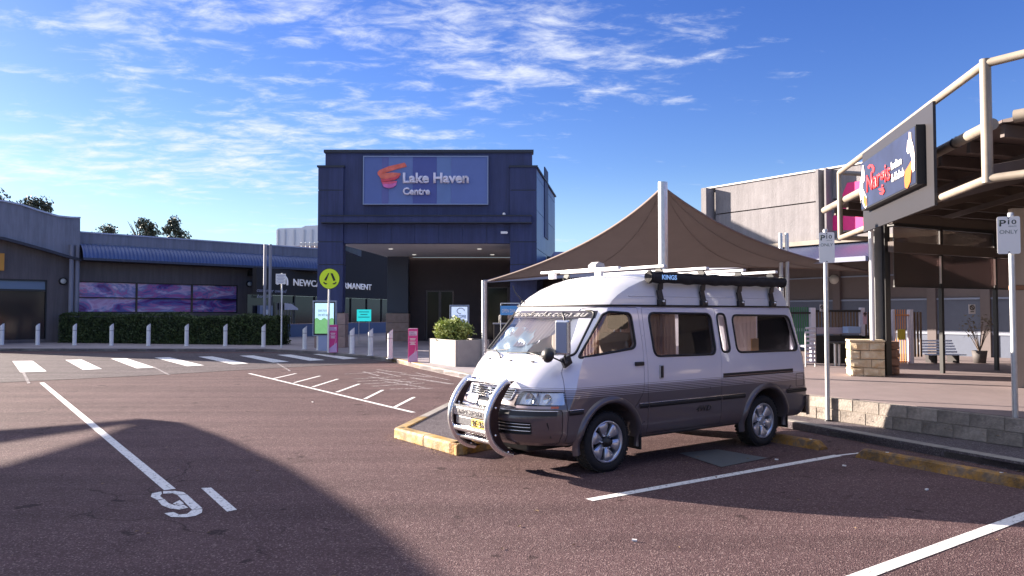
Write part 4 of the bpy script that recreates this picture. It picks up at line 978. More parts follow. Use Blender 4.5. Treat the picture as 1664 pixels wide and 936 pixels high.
# pink mural shapes
mu = MB()
def pw(px, py, o=.012):
    r = ray(px, py); n2 = Vector((PN.x, PN.y, 0)); k = ((PA + PN * o).dot(n2)) / r.dot(n2); return Vector((r.x * k, r.y * k, r.z * k + EYE))
mu.prism([pw(1345, 375), pw(1377, 297), pw(1430, 290), pw(1430, 372)], PN, .012); mu.build('pink_mural', M_pink, pb_)
# lower storey wall
s_l, s_r = px_s(1000), px_s(1560) + 14
M_lwU = mat('lower_wall_taupe', (.15, .125, .125), .8, noise=.06); M_lwL = mat('lower_wall_blue', (.115, .135, .19), .7, noise=.06)
pbox('lower_wall_upper', s_l - 6, s_r, 2.05, zl_, -.9, -.62, M_lwU); pbox('lower_wall_dado', s_l - 6, s_r, TZ, 2.0, -.9, -.60, M_lwL)
pbox('trim_rail', s_l - 6, s_r, 2.0, 2.05, -.9, -.56, mat('trim_blue_grey', (.25, .30, .42), .5)); pbox('trim_rail', s_l - 6, s_r, 2.75, 2.79, -.9, -.58, MATS['trim_blue_grey'])
pbox('trim_rail', s_l - 6, s_r, 1.02, 1.12, -.9, -.57, mat('trim_pale', (.33, .36, .44), .5))
for px in (1197, 1345, 1500, 1588): s = px_s(px); pbox('wall_pier', s - .12, s + .12, TZ, zl_, -.62, -.50, M_lwU)
# verandah roof: blue-grey metal, eave and beam
pbox('eave_beam', s_l - 6, px_s(1560), zl_ - .16, zl_ - .02, .02, .2, M_pipe)
def vr(u, v):
    s = (s_l - 6) + (px_s(1480) - s_l + 6) * u; q = PA + PU * s + PN * (.06 + 2.3 * v); return Vector((q.x, q.y, zl_ - .20 - .62 * v + .018 * math.sin(u * 150 * 6.28)))
mb = MB(); mb.grid(vr, 900, 2); tag(mb.build('verandah_roof', mat('verandah_metal', (.20, .23, .36), .45, .2, noise=.08), pb_))
def vs_(u, v):
    s = (s_l - 6) + (px_s(1480) - s_l + 6) * u; q = PA + PU * s + PN * (-.6 + 2.9 * v); return Vector((q.x, q.y, zl_ - .26 - .62 * v))
mb = MB(); mb.grid(vs_, 2, 2); mb.build('verandah_ceiling', M_dark, pb_)
q0 = PA + PU * (s_l - 6) + PN * 2.4; q1 = PA + PU * px_s(1480) + PN * 2.4
mb = MB(); mb.bar(q0 + Vector((0, 0, zl_ - .86)), q1 + Vector((0, 0, zl_ - .86)), .14, .13); mb.build('gutter', mat('verandah_gutter', (.24, .26, .36), .5), pb_)
bulk = MB(); c = pw(1356, 454, -.5); bulk.lathe([(0, .10), (.08, .1), (.10, .06), (.15, .05), (.15, 0)], c, PN, 18); bulk.build('bulkhead_light', mat('bulkhead_lens', (.55, .54, .5), .4), pb_)
# dark verandah block behind the sail, joining the tower
vb = empty('verandah_shops', (4, 38, TZ), 'dark recessed shopfronts under a verandah seen below the sail, right of the tower', 'building')
mb = MB(); mb.box((7.2, 37.0, 2.4), (11.0, .3, 4.0)); mb.build('rear_wall', mat('rear_wall_dark', (.045, .045, .06), .8), vb)
mb = MB(); mb.box((7.2, 34.0, 4.05), (11.0, 6.2, .12)); mb.build('roof', mat('vroof_blue', (.14, .18, .34), .5), vb)
mb = MB(); mb.box((7.2, 30.85, 3.98), (11.0, .12, .3)); mb.build('fascia', mat('vfascia_blue', (.12, .16, .33), .5), vb)
for i in range(5):
    mb = MB(); mb.box((2.6 + i * 2.2, 36.82, 1.75), (2.05, .04, 2.3)); w_ = mb.build('shop_window', M_gdark, vb); mb = MB(); mb.box((3.7 + i * 2.2, 36.8, 1.75), (.1, .1, 2.4)); mb.build('mullion', M_galv, w_)

# ================================================================== PLAY FENCE, BENCHES, TABLE
YF = 18.2
fe = empty('play_fence', (9.0, YF, TZ), 'slatted play-area fence in green and brown with white posts and an orange-barred gate', 'fence')
M_fg = mat('slat_green', (.03, .16, .07), .6, noise=.1); M_fb = mat('slat_brown', (.13, .085, .06), .7, noise=.15, rand=.15); M_fo = mat('gate_orange', (.55, .20, .04), .5); M_fw = mat('fence_post_white', (.62, .60, .72), .6, noise=.05)
def fpost(p0, p1, pt, pbm, m=M_fw, name='post'):
    a = D(p0, pt, YF); c = D(p1, pbm, YF); mb = MB(); mb.box(((a.x + c.x) / 2, YF, (a.z + c.z) / 2), (c.x - a.x, .13, a.z - c.z)); mb.build(name, m, fe, bevel=.01)
for p0, p1 in ((1316, 1325), (1397, 1405), (1448, 1453.5), (1475.5, 1483.5)): fpost(p0, p1, 500 if p0 < 1400 else 503, 592)
def slats(pa_, pb2, n, py0, py1, m, w=.62):
    for i in range(n):
        px = pa_ + (pb2 - pa_) * (i + .5) / n; ww = (pb2 - pa_) / n * w / 2; a = D(px - ww, py0, YF); c = D(px + ww, py1, YF)
        mb = MB(); mb.box(((a.x + c.x) / 2, YF + .03, (a.z + c.z) / 2), (c.x - a.x, .03, a.z - c.z)); mb.build('slat', m, fe)
slats(1270, 1315, 12, 499, 560, M_fg); slats(1326, 1396, 14, 506, 538, M_fb, .55); slats(1406, 1446, 8, 507, 585, M_fb, .75); slats(1485, 1500, 3, 507, 580, M_fb, .8)
slats(1455, 1474, 5, 503, 590, M_fo, .25); fpost(1453.5, 1475.5, 511, 513, M_fo, 'gate_rail'); fpost(1453.5, 1475.5, 587, 589, M_fo, 'gate_rail'); fpost(1460, 1469, 535, 552, mat('gate_notice', (.55, .42, .05), .5), 'gate_notice')
fpost(1325.2, 1396.8, 532, 542.5, mat('rail_pale', (.36, .31, .38), .6), 'rail'); fpost(1325.2, 1396.8, 503.5, 507, M_dark, 'rail')
fpost(1270, 1315.8, 507, 510, M_dark, 'rail'); fpost(1325.2, 1447, 545, 592, M_dark, 'lower_backing')
# wall notices
for (p0, q0_, p1, q1_, lab, d) in ((1332, 495, 1340, 506, 'small white no smoking notice on the fence behind the parking pole', 18.1), (1574, 494.5, 1585, 510, 'small white no smoking notice on the blue wall beside the pier', 19.0), (1402.5, 507, 1408.5, 527, 'narrow pink notice hung on the white fence post', 18.0)):
    a, c = D(p0, q0_, d), D(p1, q1_, d); e = empty('wall_notice', ((a.x + c.x) / 2, d, a.z), lab, 'notice'); mb = MB(); mb.box(((a.x + c.x) / 2, d, (a.z + c.z) / 2), (c.x - a.x, .012, a.z - c.z)); pl = mb.build('plate', mat('notice_pink', (.55, .35, .45), .5) if 'pink' in lab else mat('notice_white', (.55, .54, .6), .5), e)
    mb = MB(); r_ = (c.x - a.x) * .33; cc = Vector(((a.x + c.x) / 2, d - .01, a.z - (c.x - a.x) * .5)); mb.tube([cc + Vector((math.cos(t) * r_, 0, math.sin(t) * r_)) for t in [k * math.pi / 8 for k in range(16)]], .012, 5, closed=True); mb.tube([cc + Vector((-r_ * .7, 0, r_ * .7)), cc + Vector((r_ * .7, 0, -r_ * .7))], .012, 5); mb.box(cc + Vector((0, 0, -r_ * 1.9)), (r_ * 1.6, .004, .02)); mb.build('symbol', M_signk, pl)
# white bench seen through the blinds
def bench(px0, px1, py0, py1, base_py, lab):
    b = G((px0 + px1) / 2, base_py, TZ); d = b.y; a = D(px0, py0, d); c = D(px1, py1, d); e = empty('slatted_bench', (b.x, d, TZ), lab, 'bench'); h = a.z - c.z; n = 5
    for i in range(n):
        z = c.z + h * (i + .5) / n; mb = MB(); mb.box(((a.x + c.x) / 2 + .0, d + .25 * i / n, z), (c.x - a.x, .025, h / n * .62)); mb.build('back_slat', mat('bench_white', (.50, .56, .72), .5), e)
    for i in range(3): mb = MB(); mb.box(((a.x + c.x) / 2, d - .12 - i * .11, c.z - .02), (c.x - a.x, .09, .025)); mb.build('seat_slat', MATS['bench_white'], e)
    for x in (a.x + .15, c.x - .15): mb = MB(); mb.box((x, d - .1, (TZ + c.z) / 2), (.05, .42, c.z - TZ - .04)); mb.build('leg', M_dark, e)
bench(1499, 1555, 552, 574, 590, 'pale slatted bench against the blue wall behind the dark blinds')
# high table beside the fence
e = empty('cafe_table', D(1376, 560, 17.6) * 1, 'dark topped cafe table with silver legs beside the stone pier', 'table'); a, c = D(1352, 557, 17.4), D(1398, 560, 17.4)
mb = MB(); mb.box(((a.x + c.x) / 2, 17.4, a.z), (c.x - a.x, .7, .04)); mb.build('tabletop', M_black, e)
for px in (1357, 1363.5, 1384): p = D(px, 560, 17.3); mb = MB(); mb.tube([(p.x, 17.3, TZ), (p.x, 17.3, a.z)], .03, 10); mb.build('leg', M_galv if px < 1380 else M_black, e)
a, c = D(1381, 531, 17.7), D(1402, 542, 17.7); e = empty('blue_menu_box', ((a.x + c.x) / 2, 17.7, a.z), 'small pale blue box on the fence rail beside the white post', 'box'); mb = MB(); mb.box(((a.x + c.x) / 2, 17.95, (a.z + c.z) / 2), (c.x - a.x, .3, a.z - c.z)); mb.build('box_body', mat('box_blue', (.30, .42, .68), .5), e, bevel=.01)
# wicker chairs / basket at the van tail
b = D(1316, 595, 17.0); e = empty('wicker_chair', (b.x, 17.0, TZ), 'pale woven cafe chair just behind the tail of the van', 'chair'); a, c = D(1309, 546, 17.0), D(1325, 592, 17.0); w = c.x - a.x
for i in range(9): z = TZ + .1 + i * .095; mb = MB(); mb.tube([(a.x, 17.0, z), ((a.x + c.x) / 2, 16.97, z), (c.x, 17.0, z)], .028, 6); mb.build('woven_band', mat('wicker_pale', (.42, .42, .52), .7), e)
for x in (a.x, c.x): mb = MB(); mb.tube([(x, 17.0, TZ), (x, 17.0, 1.2)], .02, 6); mb.build('leg', M_galv, e)
mb = MB(); mb.box(((a.x + c.x) / 2, 17.25, TZ + .45), (w, .45, .04)); mb.build('seat', MATS['wicker_pale'], e)
# twiggy potted plant behind the blinds
pq = D(1592, 588, 18.2); pq.z = TZ; e = empty('potted_plant', pq, 'thin twiggy potted plant against the blue wall behind the dark blinds', 'plant'); rn = random.Random(3)
mb = MB(); mb.lathe([(0, 0), (.13, 0), (.17, .30), (.15, .30), (.14, .26), (0, .26)], pq, (0, 0, 1), 16); mb.build('pot', mat('pot_dark', (.08, .07, .07), .7), e)
mb = MB(); lv = MB(); pts = []
for k in range(16):
    a = rn.uniform(0, 6.28); h = rn.uniform(.35, .8); q = pq + Vector((math.cos(a) * rn.uniform(.1, .5), math.sin(a) * .15, .28 + h)); mb.tube([pq + Vector((0, 0, .26)), (pq + q) / 2 + Vector((0, 0, .2)), q], [.012, .008, .003], 4)
    pts += [q + Vector((rn.gauss(0, .06), rn.gauss(0, .06), rn.gauss(0, .06))) for _ in range(7)]
mb.build('stems', M_bark, e); leaves(lv, pts, .04, rn); tag(lv.build('leaves', mat('dry_leaf', (.12, .10, .07), .7), e), kind='stuff')

# ================================================================== RESTAURANT CANOPY (right)
fp0 = Vector((5.75, 9.1, 0)); fp1 = Vector((7.05, 16.2, 0)); fU = (fp1 - fp0).normalized(); fN = Vector((-fU.y, fU.x, 0))    # fN points left, to the car park
FZ0, FZ1 = 3.23, 4.64
cn = empty('restaurant_canopy', (8.5, 12, TZ), 'steel framed restaurant canopy with cream pipe truss, gutters and dark roof at the right', 'canopy')
def fr_s(px): k = (px - 832) / F * math.cos(TILT); return (k * fp0.y - fp0.x) / (fU.x - k * fU.y)
def ftube(name, a, b, r=.052, m=M_pipe, par=cn): mb = MB(); mb.tube([a, b], r, 14); return mb.build(name, m, par)
up = Vector((0, 0, 1)); turn = fp0 + Vector((2.1, -3.0, 0))
ftube('top_pipe', fp0 + up * FZ1, fp1 + up * FZ1); ftube('bottom_pipe', fp0 + up * FZ0, fp1 + up * FZ0)
ftube('top_pipe', fp0 + up * FZ1, turn + up * FZ1); ftube('bottom_pipe', fp0 + up * FZ0, turn + up * FZ0)
ftube('truss_post', fp0 + up * (FZ0 - .05), fp0 + up * (FZ1 + .05), .062); ftube('truss_post', fp1 + up * FZ0, fp1 + up * FZ1, .055); ftube('truss_post', turn + up * FZ0, turn + up * FZ1)
back = Vector((8, 2.2, 0)).normalized() * 1.4
ftube('top_pipe', fp1 + up * FZ1, fp1 + back + up * FZ1, .05); ftube('bottom_pipe', fp1 + up * FZ0, fp1 + back + up * FZ0, .05); 
gz = 4.0; g0 = D(1610, 203, 9.75); g1 = Vector((7.35, 17.5, g0.z)); gd = (g1 - g0).normalized()
for a, b in ((-0.05, 1.0), (1.05, 2.9), (2.95, 8.2)): ftube('gutter_pipe', g0 + gd * a, g0 + gd * b, .075)
mb = MB(); mb.lathe([(.085, 0), (.085, .05)], g0 + gd * 1.0, gd, 14); mb.build('gutter_bracket', M_black, cn)
g2 = D(1648, 189, 8.9) ; ftube('gutter_pipe', g2, g2 + Vector((1.2, -1.3, 0)), .075)
# roof plate, rising to the right, with battens underneath
rA = g0 + Vector((.15, 0, .02)); rB = g1 + Vector((.15, 0, .02)); rC = rB + Vector((9, 1.2, -.45)); rD = rA + Vector((9, 1.2, -.45)); rE = rA + Vector((1.7, -3.2, .0)); rF = rD + Vector((0, -4, 0))
mb = MB(); mb.prism([rA, rB, rC, rD], (0, 0, 1), .05); mb.prism([rA - Vector((0, .01, 0)), rE, rF, rD - Vector((0, .01, 0))], (0, 0, 1), .05); mb.build('roof_sheet', M_roofu, cn, fix=True)
for i in range(9):
    t = i / 8; a = rA.lerp(rB, t) - up * .10; b = rD.lerp(rC, t) - up * .10; mb = MB(); mb.bar(a, b, .07, .16); mb.build('rafter', M_beam, cn)
for i in range(6):
    t = .08 + i * .17; a = rA.lerp(rD, t) - up * .24; b = rB.lerp(rC, t) - up * .24; mb = MB(); mb.bar(a, b, .06, .10); mb.build('purlin', M_beam, cn)
for a, b in ((fp0 + up * (FZ0 + .1), rA + Vector((2.2, .8, -.1))), (fp0 + fU * 3.4 + up * FZ0, rA + Vector((2.6, 4.0, -.2))), (fp1 + up * (FZ0 + .05), rB + Vector((2.2, -.4, -.2))), (fp0 + fU * 1.6 + up * FZ0, rA + Vector((3.4, 2.0, .1)))):
    mb = MB(); mb.bar(a, b, .09, .12); mb.build('bracing_beam', M_beam, cn)
# bulkhead under the roof closing the view to the sky
mb = MB(); mb.bar(Vector((7.2, 14.4, 3.42)), Vector((16.5, 19.2, 3.42)), .14, .20); mb.build('cafe_head_beam', M_beam, cn)
# front cafe line: black posts, blinds
Q0 = Vector((7.10, 14.35, 0)); Q1 = Vector((10.25, 15.95, 0)); QU = (Q1 - Q0).normalized(); qrz = math.atan2(QU.y, QU.x); QN = Vector((QU.y, -QU.x, 0))
def q_s(px): k = (px - 832) / F * math.cos(TILT); return (k * Q0.y - Q0.x) / (QU.x - k * QU.y)
def qbox(name, s0, s1, z0, z1, w=.06, m=M_black, par=cn, off=0): c = Q0 + QU * (s0 + s1) / 2 + QN * off; mb = MB(); mb.box((c.x, c.y, (z0 + z1) / 2), (s1 - s0, w, z1 - z0), rz=qrz); return mb.build(name, m, par)
p1s, p2s = q_s(1530), q_s(1618)
for s in (p1s, p2s, p2s + 2.0, p2s + 4.0): qbox('post', s - .035, s + .035, TZ, 3.35, .07)
qbox('beam', .15, p2s + 6, 2.78, 2.98, .12, M_beam)
qbox('ledge', .15, p2s + 6, 3.28, 3.34, .14, M_black)
bs = [.22, p1s - .05, p1s + .05, p2s - .05, p2s + .05, p2s + 1.95]
M_blind = glass('blind_mesh', (.22, .17, .17), .02, .5); M_clr = glass('clear_pvc', (.45, .40, .38), .06, .15)
for i in range(0, 6, 2):
    qbox('mesh_blind', bs[i], bs[i + 1], 2.14, 2.77, .012, M_blind); qbox('clear_panel', bs[i], bs[i + 1], 2.99, 3.27, .012, M_clr)
    q_ = qbox('blind_bar', bs[i], bs[i + 1], 2.11, 2.14, .04, M_black)
for s in (p1s, p2s): qbox('blind_strap', s - .05, s - .04, 2.2, 2.75, .09, M_signw)
# stone pier with steel column pair
sp = empty('stone_pier', (6.98, 14.4, TZ), 'sunlit rough sandstone pier carrying the steel canopy column', 'pier')
def rough_block(c, size, rz, name, m, parent, seed):
    """split-faced block: bumpy vertical faces"""
    bm = bmesh.new(); bmesh.ops.create_cube(bm, size=1); bmesh.ops.subdivide_edges(bm, edges=bm.edges[:], cuts=5, use_grid_fill=True)
    Mx = Matrix.Rotation(rz, 4, 'Z')
    for v in bm.verts:
        p = Vector((v.co.x * size[0], v.co.y * size[1], v.co.z * size[2])); e_ = max(abs(v.co.x), abs(v.co.y)) > .49
        inner = min(.5 - abs(v.co.z), .5 - (abs(v.co.y) if abs(v.co.x) > .49 else abs(v.co.x)))
        if e_ and inner > .03:
            d_ = Vector((v.co.x if abs(v.co.x) > .49 else 0, v.co.y if abs(v.co.y) > .49 else 0, 0)).normalized(); p += d_ * (.016 + .045 * mnoise.noise(p * 9 + Vector((seed, seed * 2, 0))))
        v.co = Mx @ p + Vector(c) - OFF[parent.name]
    me = bpy.data.meshes.new(name); bm.to_mesh(me); bm.free(); me.materials.append(m); o = bpy.data.objects.new(name, me); col.objects.link(o); o.parent = parent; OFF[o.name] = OFF[parent.name]; return o
srz = -.30; fz = G(1414, 612, TZ)
pc1 = Vector((fz.x + .05, fz.y + .30, 0)); hh = D(1414, 556, fz.y).z - TZ
su = Vector((math.cos(srz), math.sin(srz), 0))
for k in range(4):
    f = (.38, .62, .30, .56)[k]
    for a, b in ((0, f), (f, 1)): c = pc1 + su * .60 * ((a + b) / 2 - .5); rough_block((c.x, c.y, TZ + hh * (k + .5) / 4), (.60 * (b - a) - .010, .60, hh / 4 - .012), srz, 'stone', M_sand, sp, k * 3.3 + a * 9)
mb = MB(); mb.box((pc1.x, pc1.y, TZ + hh + .02), (.62, .62, .04), rz=srz); mb.build('capstone', M_sand, sp, bevel=.008)
mb = MB(); mb.box((pc1.x, pc1.y, TZ + hh / 2), (.5, .5, hh), rz=srz); mb.build('mortar_core', M_mort, sp)
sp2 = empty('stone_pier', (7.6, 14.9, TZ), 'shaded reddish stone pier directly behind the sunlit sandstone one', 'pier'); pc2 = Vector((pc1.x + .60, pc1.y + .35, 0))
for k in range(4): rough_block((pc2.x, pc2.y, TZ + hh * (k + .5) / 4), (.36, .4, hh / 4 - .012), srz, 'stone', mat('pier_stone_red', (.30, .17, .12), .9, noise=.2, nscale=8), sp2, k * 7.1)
# columns
ccx = D(1428, 500, 14.75); mb = MB(); mb.box((ccx.x, 14.75, (3.35 + TZ + hh) / 2), (.27, .2, 3.35 - TZ - hh), rz=.1); mb.build('column', mat('grey_column', (.20, .21, .22), .45, .3, noise=.1), cn, bevel=.01)
c2 = D(1441, 500, 14.6); mb = MB(); mb.box((c2.x, 14.6, (3.35 + TZ) / 2), (.10, .12, 3.35 - TZ)); mb.build('column', M_black, cn)
c3 = D(1416, 556, 14.5); mb = MB(); mb.tube([(c3.x, 14.45, TZ + hh + .02), (c3.x, 14.45, 3.3)], .045, 12); mb.build('downpipe', mat('white_downpipe', (.74, .74, .76), .5), cn) if False else None
c3 = D(1417.5, 500, 14.3); mb = MB(); mb.tube([(c3.x, 14.3, TZ + hh + .02), (c3.x, 14.3, 3.35)], .045, 12); mb.build('downpipe', mat('white_downpipe', (.74, .74, .76), .5), cn)
# cream wall at the right edge
cw = empty('cream_wall', (9.2, 12.6, TZ), 'sunlit cream rendered wall with a brown band at the right picture edge', 'wall'); x0c = D(1650, 500, 12.1).x
mb = MB(); mb.box((x0c + 1.6, 12.17, (1.98 + TZ) / 2), (3.2, .12, 1.98 - TZ)); mb.build('lower_render', M_cream, cw, bevel=.01); mb = MB(); mb.box((x0c + 1.6, 12.17, 2.02), (3.22, .14, .07)); mb.build('brown_band', mat('brown_band', (.28, .15, .09), .7), cw)
mb = MB(); mb.box((x0c + 1.6, 12.17, (2.06 + 3.3) / 2), (3.2, .12, 3.3 - 2.06)); mb.build('upper_render', M_cream, cw, bevel=.01)

# restaurant sign
rs = empty('restaurant_sign', fp0 + fU * 3.5 + up * 3.2, 'dark projecting restaurant sign board with red Nargis lettering on the canopy frame', 'sign')
def FP(px, py, o=0.0):
    r = ray(px, py); q = fp0 + fN * o; k = q.dot(fN) / r.dot(fN); return Vector((r.x * k, r.y * k, r.z * k + EYE))
s_of = lambda p, o: (p - (fp0 + fN * o)).dot(fU)
def fbox(name, s0, s1, z0, z1, o0, o1, m, par=rs, bevel=0.0): c = fp0 + fU * (s0 + s1) / 2 + fN * (o0 + o1) / 2; mb = MB(); mb.box((c.x, c.y, (z0 + z1) / 2), (s1 - s0, abs(o1 - o0), z1 - z0), rz=math.atan2(fU.y, fU.x)); return mb.build(name, m, par, bevel=bevel)
fbox('backing_board', s_of(FP(1518, 300, .10), .10), s_of(FP(1402, 300, .10), .10), 3.12, 4.59, .06, .10, mat('board_charcoal', (.018, .016, .020), .45, noise=.08, nscale=2))
O = .235
ls0, ls1 = s_of(FP(1488.5, 300, O), O), s_of(FP(1398.5, 300, O), O); lz0, lz1 = FP(1488.5, 299, O).z, FP(1488.5, 201, O).z
fbox('lightbox_body', ls0, ls1, lz0, lz1, .10, O - .012, M_black)
fbox('sign_face', ls0 + .02, ls1 - .02, lz0 + .02, lz1 - .02, O - .012, O - .004, mat('face_navy', (.014, .016, .034), .35, col2=(.028, .036, .085), nscale=1.2))
# lettering runs left to right for the reader: from far to near
def sl(name, s, px0, py0, px1, h, m, bold=.0, up_=None):
    a = FP(px0, py0, O); b = FP(px1, py0, O); L = (Vector((b.x, b.y, 0)) - Vector((a.x, a.y, 0))).length
    return text(name, s, Vector((a.x, a.y, a.z)), -fU, (0, 0, 1), L, h, m, rs, ext=.006, bold=bold)
mred = mat('sign_red', (.62, .035, .04), .4); mwh = mat('sign_lettering_white', (.85, .83, .80), .4)
sl('lettering', 'Nargis', 1409, 322, 1448, .40, mred, .02)
sl('lettering', 'Indian', 1449, 277, 1466, .13, mwh, .02); sl('lettering', '& Kebab', 1449.5, 296.5, 1470.5, .13, mwh, .02)
def blob(name, pts, m, o=None, d=.006): o = O if o is None else o; mb = MB(); mb.prism([FP(px, py, o) for px, py in pts], fN, d); mb.build(name, m, rs)
mcr = mat('sign_cream', (.80, .68, .60), .4); mor = mat('sign_orange', (.52, .13, .02), .4)
cz_ = lambda pts: [(1380 + x / 728 * 140, 180 + y / 936 * 180) for x, y in pts]
blob('vessel_shape', cz_([(508, 180), (524, 182), (526, 235), (545, 300), (556, 380), (556, 500), (540, 520), (528, 480), (530, 400), (515, 350), (500, 365), (489, 340), (495, 260), (508, 230)]), mcr)
blob('vessel_base', cz_([(525, 425), (528, 500), (520, 600), (495, 655), (475, 650), (468, 590), (475, 510), (500, 470)]), mor)
blob('vessel_shape', cz_([(112, 460), (122, 462), (130, 520), (132, 590), (118, 610), (118, 660), (150, 730), (153, 800), (140, 826), (122, 800), (110, 740), (98, 760), (92, 700), (95, 600), (108, 540)]), mcr)
blob('vessel_base', cz_([(120, 700), (146, 740), (148, 800), (136, 812), (122, 770)]), mor, o=.243, d=.004)
blob('chilli_shape', cz_([(160, 470), (175, 452), (200, 455), (216, 480), (212, 515), (195, 528), (186, 520), (198, 505), (196, 480), (180, 470), (172, 490), (162, 488)]), mred)
blob('red_curl', cz_([(250, 660), (290, 648), (302, 680), (285, 710), (262, 705), (258, 690), (276, 692), (284, 676), (262, 676)]), mred, o=.239)

# ================================================================== SHADE STRUCTURE standing left of the picture (its shadow lies on the car park)
shz = 3.3
def caster(px, py, h): g_ = G(px, py, 0); return Vector((g_.x - DSH.x * h, g_.y - DSH.y * h, h))
cz1 = [caster(px, py, shz) for px, py in ((238, 681), (268, 684), (330, 707), (430, 757), (500, 806), (560, 852), (640, 929), (700, 990))]
nl = [Vector((p.x, p.y, shz)) for p in cz1]
farl = [nl[-1] + Vector((.3, -7, 0)), nl[-1] + Vector((-16, -7, 0)), caster(-260, 800, shz), caster(0, 757, shz), caster(140, 715, shz)]
e = empty('carpark_awning', (nl[3].x - 3, nl[3].y - 3, 0), 'flat shade roof standing left of the frame whose shadow falls across the car park', 'canopy')
mb = MB(); mb.prism(nl + farl, (0, 0, 1), .12); mb.build('roof_plate', mat('awning_plate', (.4, .38, .36), .7), e, fix=True)
mb = MB(); mb.tube([caster(240, 682, shz), caster(100, 697, shz), caster(-40, 712, shz), caster(-300, 745, shz)], [.05, .12, .2, .2], 8); mb.build('tension_edge', MATS['awning_plate'], e)
mb = MB(); mb.tube([caster(238, 681, shz), caster(120, 693, shz), caster(-60, 706, shz)], [.04, .05, .06], 8); mb.build('stay_cable', M_galv, e)
for p in (nl[2] + Vector((-1.5, -2.0, 0)), nl[5] + Vector((-3.0, -1, 0)), nl[2] + Vector((-7, -6, 0)), nl[5] + Vector((-9, -5, 0))):
    mb = MB(); mb.tube([(p.x, p.y, 0), (p.x, p.y, shz)], .08, 12); mb.build('support_post', M_galv, e)

# ================================================================== THE VAN  (local axes: X forward, Y left, Z up; origin under the front axle)
VU = Vector((.806, .592, 0)); van = empty('camper_van', (.495, 8.352, 0), 'silver over dark grey high-roof van with chrome bull bar and rolled awning', 'van', rz=math.atan2(-VU.y, -VU.x))
OFF[van.name] = Vector((0, 0, 0))
#        z     xf    bow   p    w     xr    rc
LEV = [(.315, .90, .40, 3.6, .780, -3.40, .10), (.36, .965, .42, 3.6, .815, -3.46, .12), (.44, 1.0, .42, 3.8, .838, -3.50, .12), (.60, 1.005, .42, 3.8, .845, -3.51, .12),
       (.655, .985, .41, 3.8, .845, -3.50, .12), (.672, .935, .40, 3.8, .845, -3.49, .11), (.72, .915, .40, 3.8, .848, -3.48, .11), (.85, .865, .40, 3.6, .850, -3.46, .11), (.95, .825, .385, 3.4, .850, -3.445, .11),
       (1.05, .765, .36, 3.2, .845, -3.425, .11), (1.12, .705, .33, 3.0, .838, -3.405, .11), (1.165, .645, .30, 2.9, .832, -3.39, .11), (1.30, .495, .25, 2.9, .818, -3.36, .11),
       (1.45, .325, .20, 2.9, .800, -3.325, .11), (1.60, .165, .16, 2.9, .782, -3.285, .11), (1.66, .105, .14, 2.9, .772, -3.265, .11), (1.685, .085, .13, 2.9, .765, -3.255, .11)]
ROOF = [(1.692, .085, .15, 3.4, .762, -3.245, .12), (1.74, .05, .16, 3.5, .758, -3.235, .12), (1.80, -.01, .19, 3.6, .750, -3.215, .13), (1.88, -.12, .25, 3.6, .735, -3.175, .14), (1.95, -.27, .31, 3.5, .712, -3.12, .16),
        (2.00, -.42, .36, 3.3, .680, -3.05, .18), (2.035, -.60, .40, 3.0, .625, -2.96, .22), (2.058, -.80, .42, 2.6, .52, -2.85, .26), (2.072, -1.05, .40, 2.2, .35, -2.70, .2), (2.078, -1.4, .3, 2.0, .15, -2.5, .1)]
def lev(z, tab=LEV):
    if z <= tab[0][0]: return tab[0]
    for a, b in zip(tab[:-1], tab[1:]):
        if z <= b[0]:
            t = (z - a[0]) / (b[0] - a[0]); return tuple(p + (q - p) * t for p, q in zip(a, b))
    return tab[-1]
def ysurf(x, z, inset=0.0, tab=LEV):
    _, xf, b, p, w, xr, rc = lev(z, tab); xf -= inset; w -= inset
    if x > xf - b: t = max(0.0, (xf - x) / b) ** (1 / p); return w * min(1, t)
    if x < xr + rc: d = (xr + rc - x) / rc; return w - rc + rc * math.sqrt(max(0, 1 - d * d)) if d <= 1 else w - rc
    return w
def xsurf(y, z, inset=0.0, tab=LEV):
    _, xf, b, p, w, xr, rc = lev(z, tab); return xf - inset - b * min(1.0, abs(y) / (w - inset)) ** p
TF = [math.sin(math.pi / 2 * k / 15) for k in range(-15, 16)]
def outline(z, tab, inset=0.0):
    _, xf, b, p, w, xr, rc = lev(z, tab); xf -= inset; w -= inset; xr += inset; o = []
    for t in TF: o.append((xf - b * abs(t) ** p, w * t))
    xs = xf - b; xe = xr + rc
    for k in range(1, 15): o.append((xs + (xe - xs) * k / 15, w))
    for k in range(7): a = math.pi / 2 * k / 6; o.append((xr + rc - rc * math.sin(a), w - rc + rc * math.cos(a)))
    for k in range(1, 6): o.append((xr, (w - rc) * (1 - 2 * k / 6)))
    for k in range(7): a = math.pi / 2 * (1 - k / 6); o.append((xr + rc - rc * math.sin(a), -(w - rc + rc * math.cos(a))))
    for k in range(1, 15): o.append((xe + (xs - xe) * k / 15, -w))
    return [Vector((x, y, z)) for x, y in o]
def loft(zs, tab, inset=0.0, cap=True):
    mb = MB(); rings = [outline(z, tab, inset) for z in zs]; n = len(rings[0])
    vs = [p for r_ in rings for p in r_]; fs = [(i * n + k, i * n + (k + 1) % n, (i + 1) * n + (k + 1) % n, (i + 1) * n + k) for i in range(len(rings) - 1) for k in range(n)]
    mb.add(vs, fs, True)
    if cap: mb.add(rings[0], [tuple(range(n))[::-1]]); mb.add(rings[-1], [tuple(range(n))])
    return mb
def weld(o):
    bm = bmesh.new(); bm.from_mesh(o.data); bmesh.ops.remove_doubles(bm, verts=bm.verts, dist=1e-5); bmesh.ops.recalc_face_normals(bm, faces=bm.faces); bm.to_mesh(o.data); bm.free()
def tmp(mb, m): o = mb.build('tmp', m, fix=False); weld(o); return o
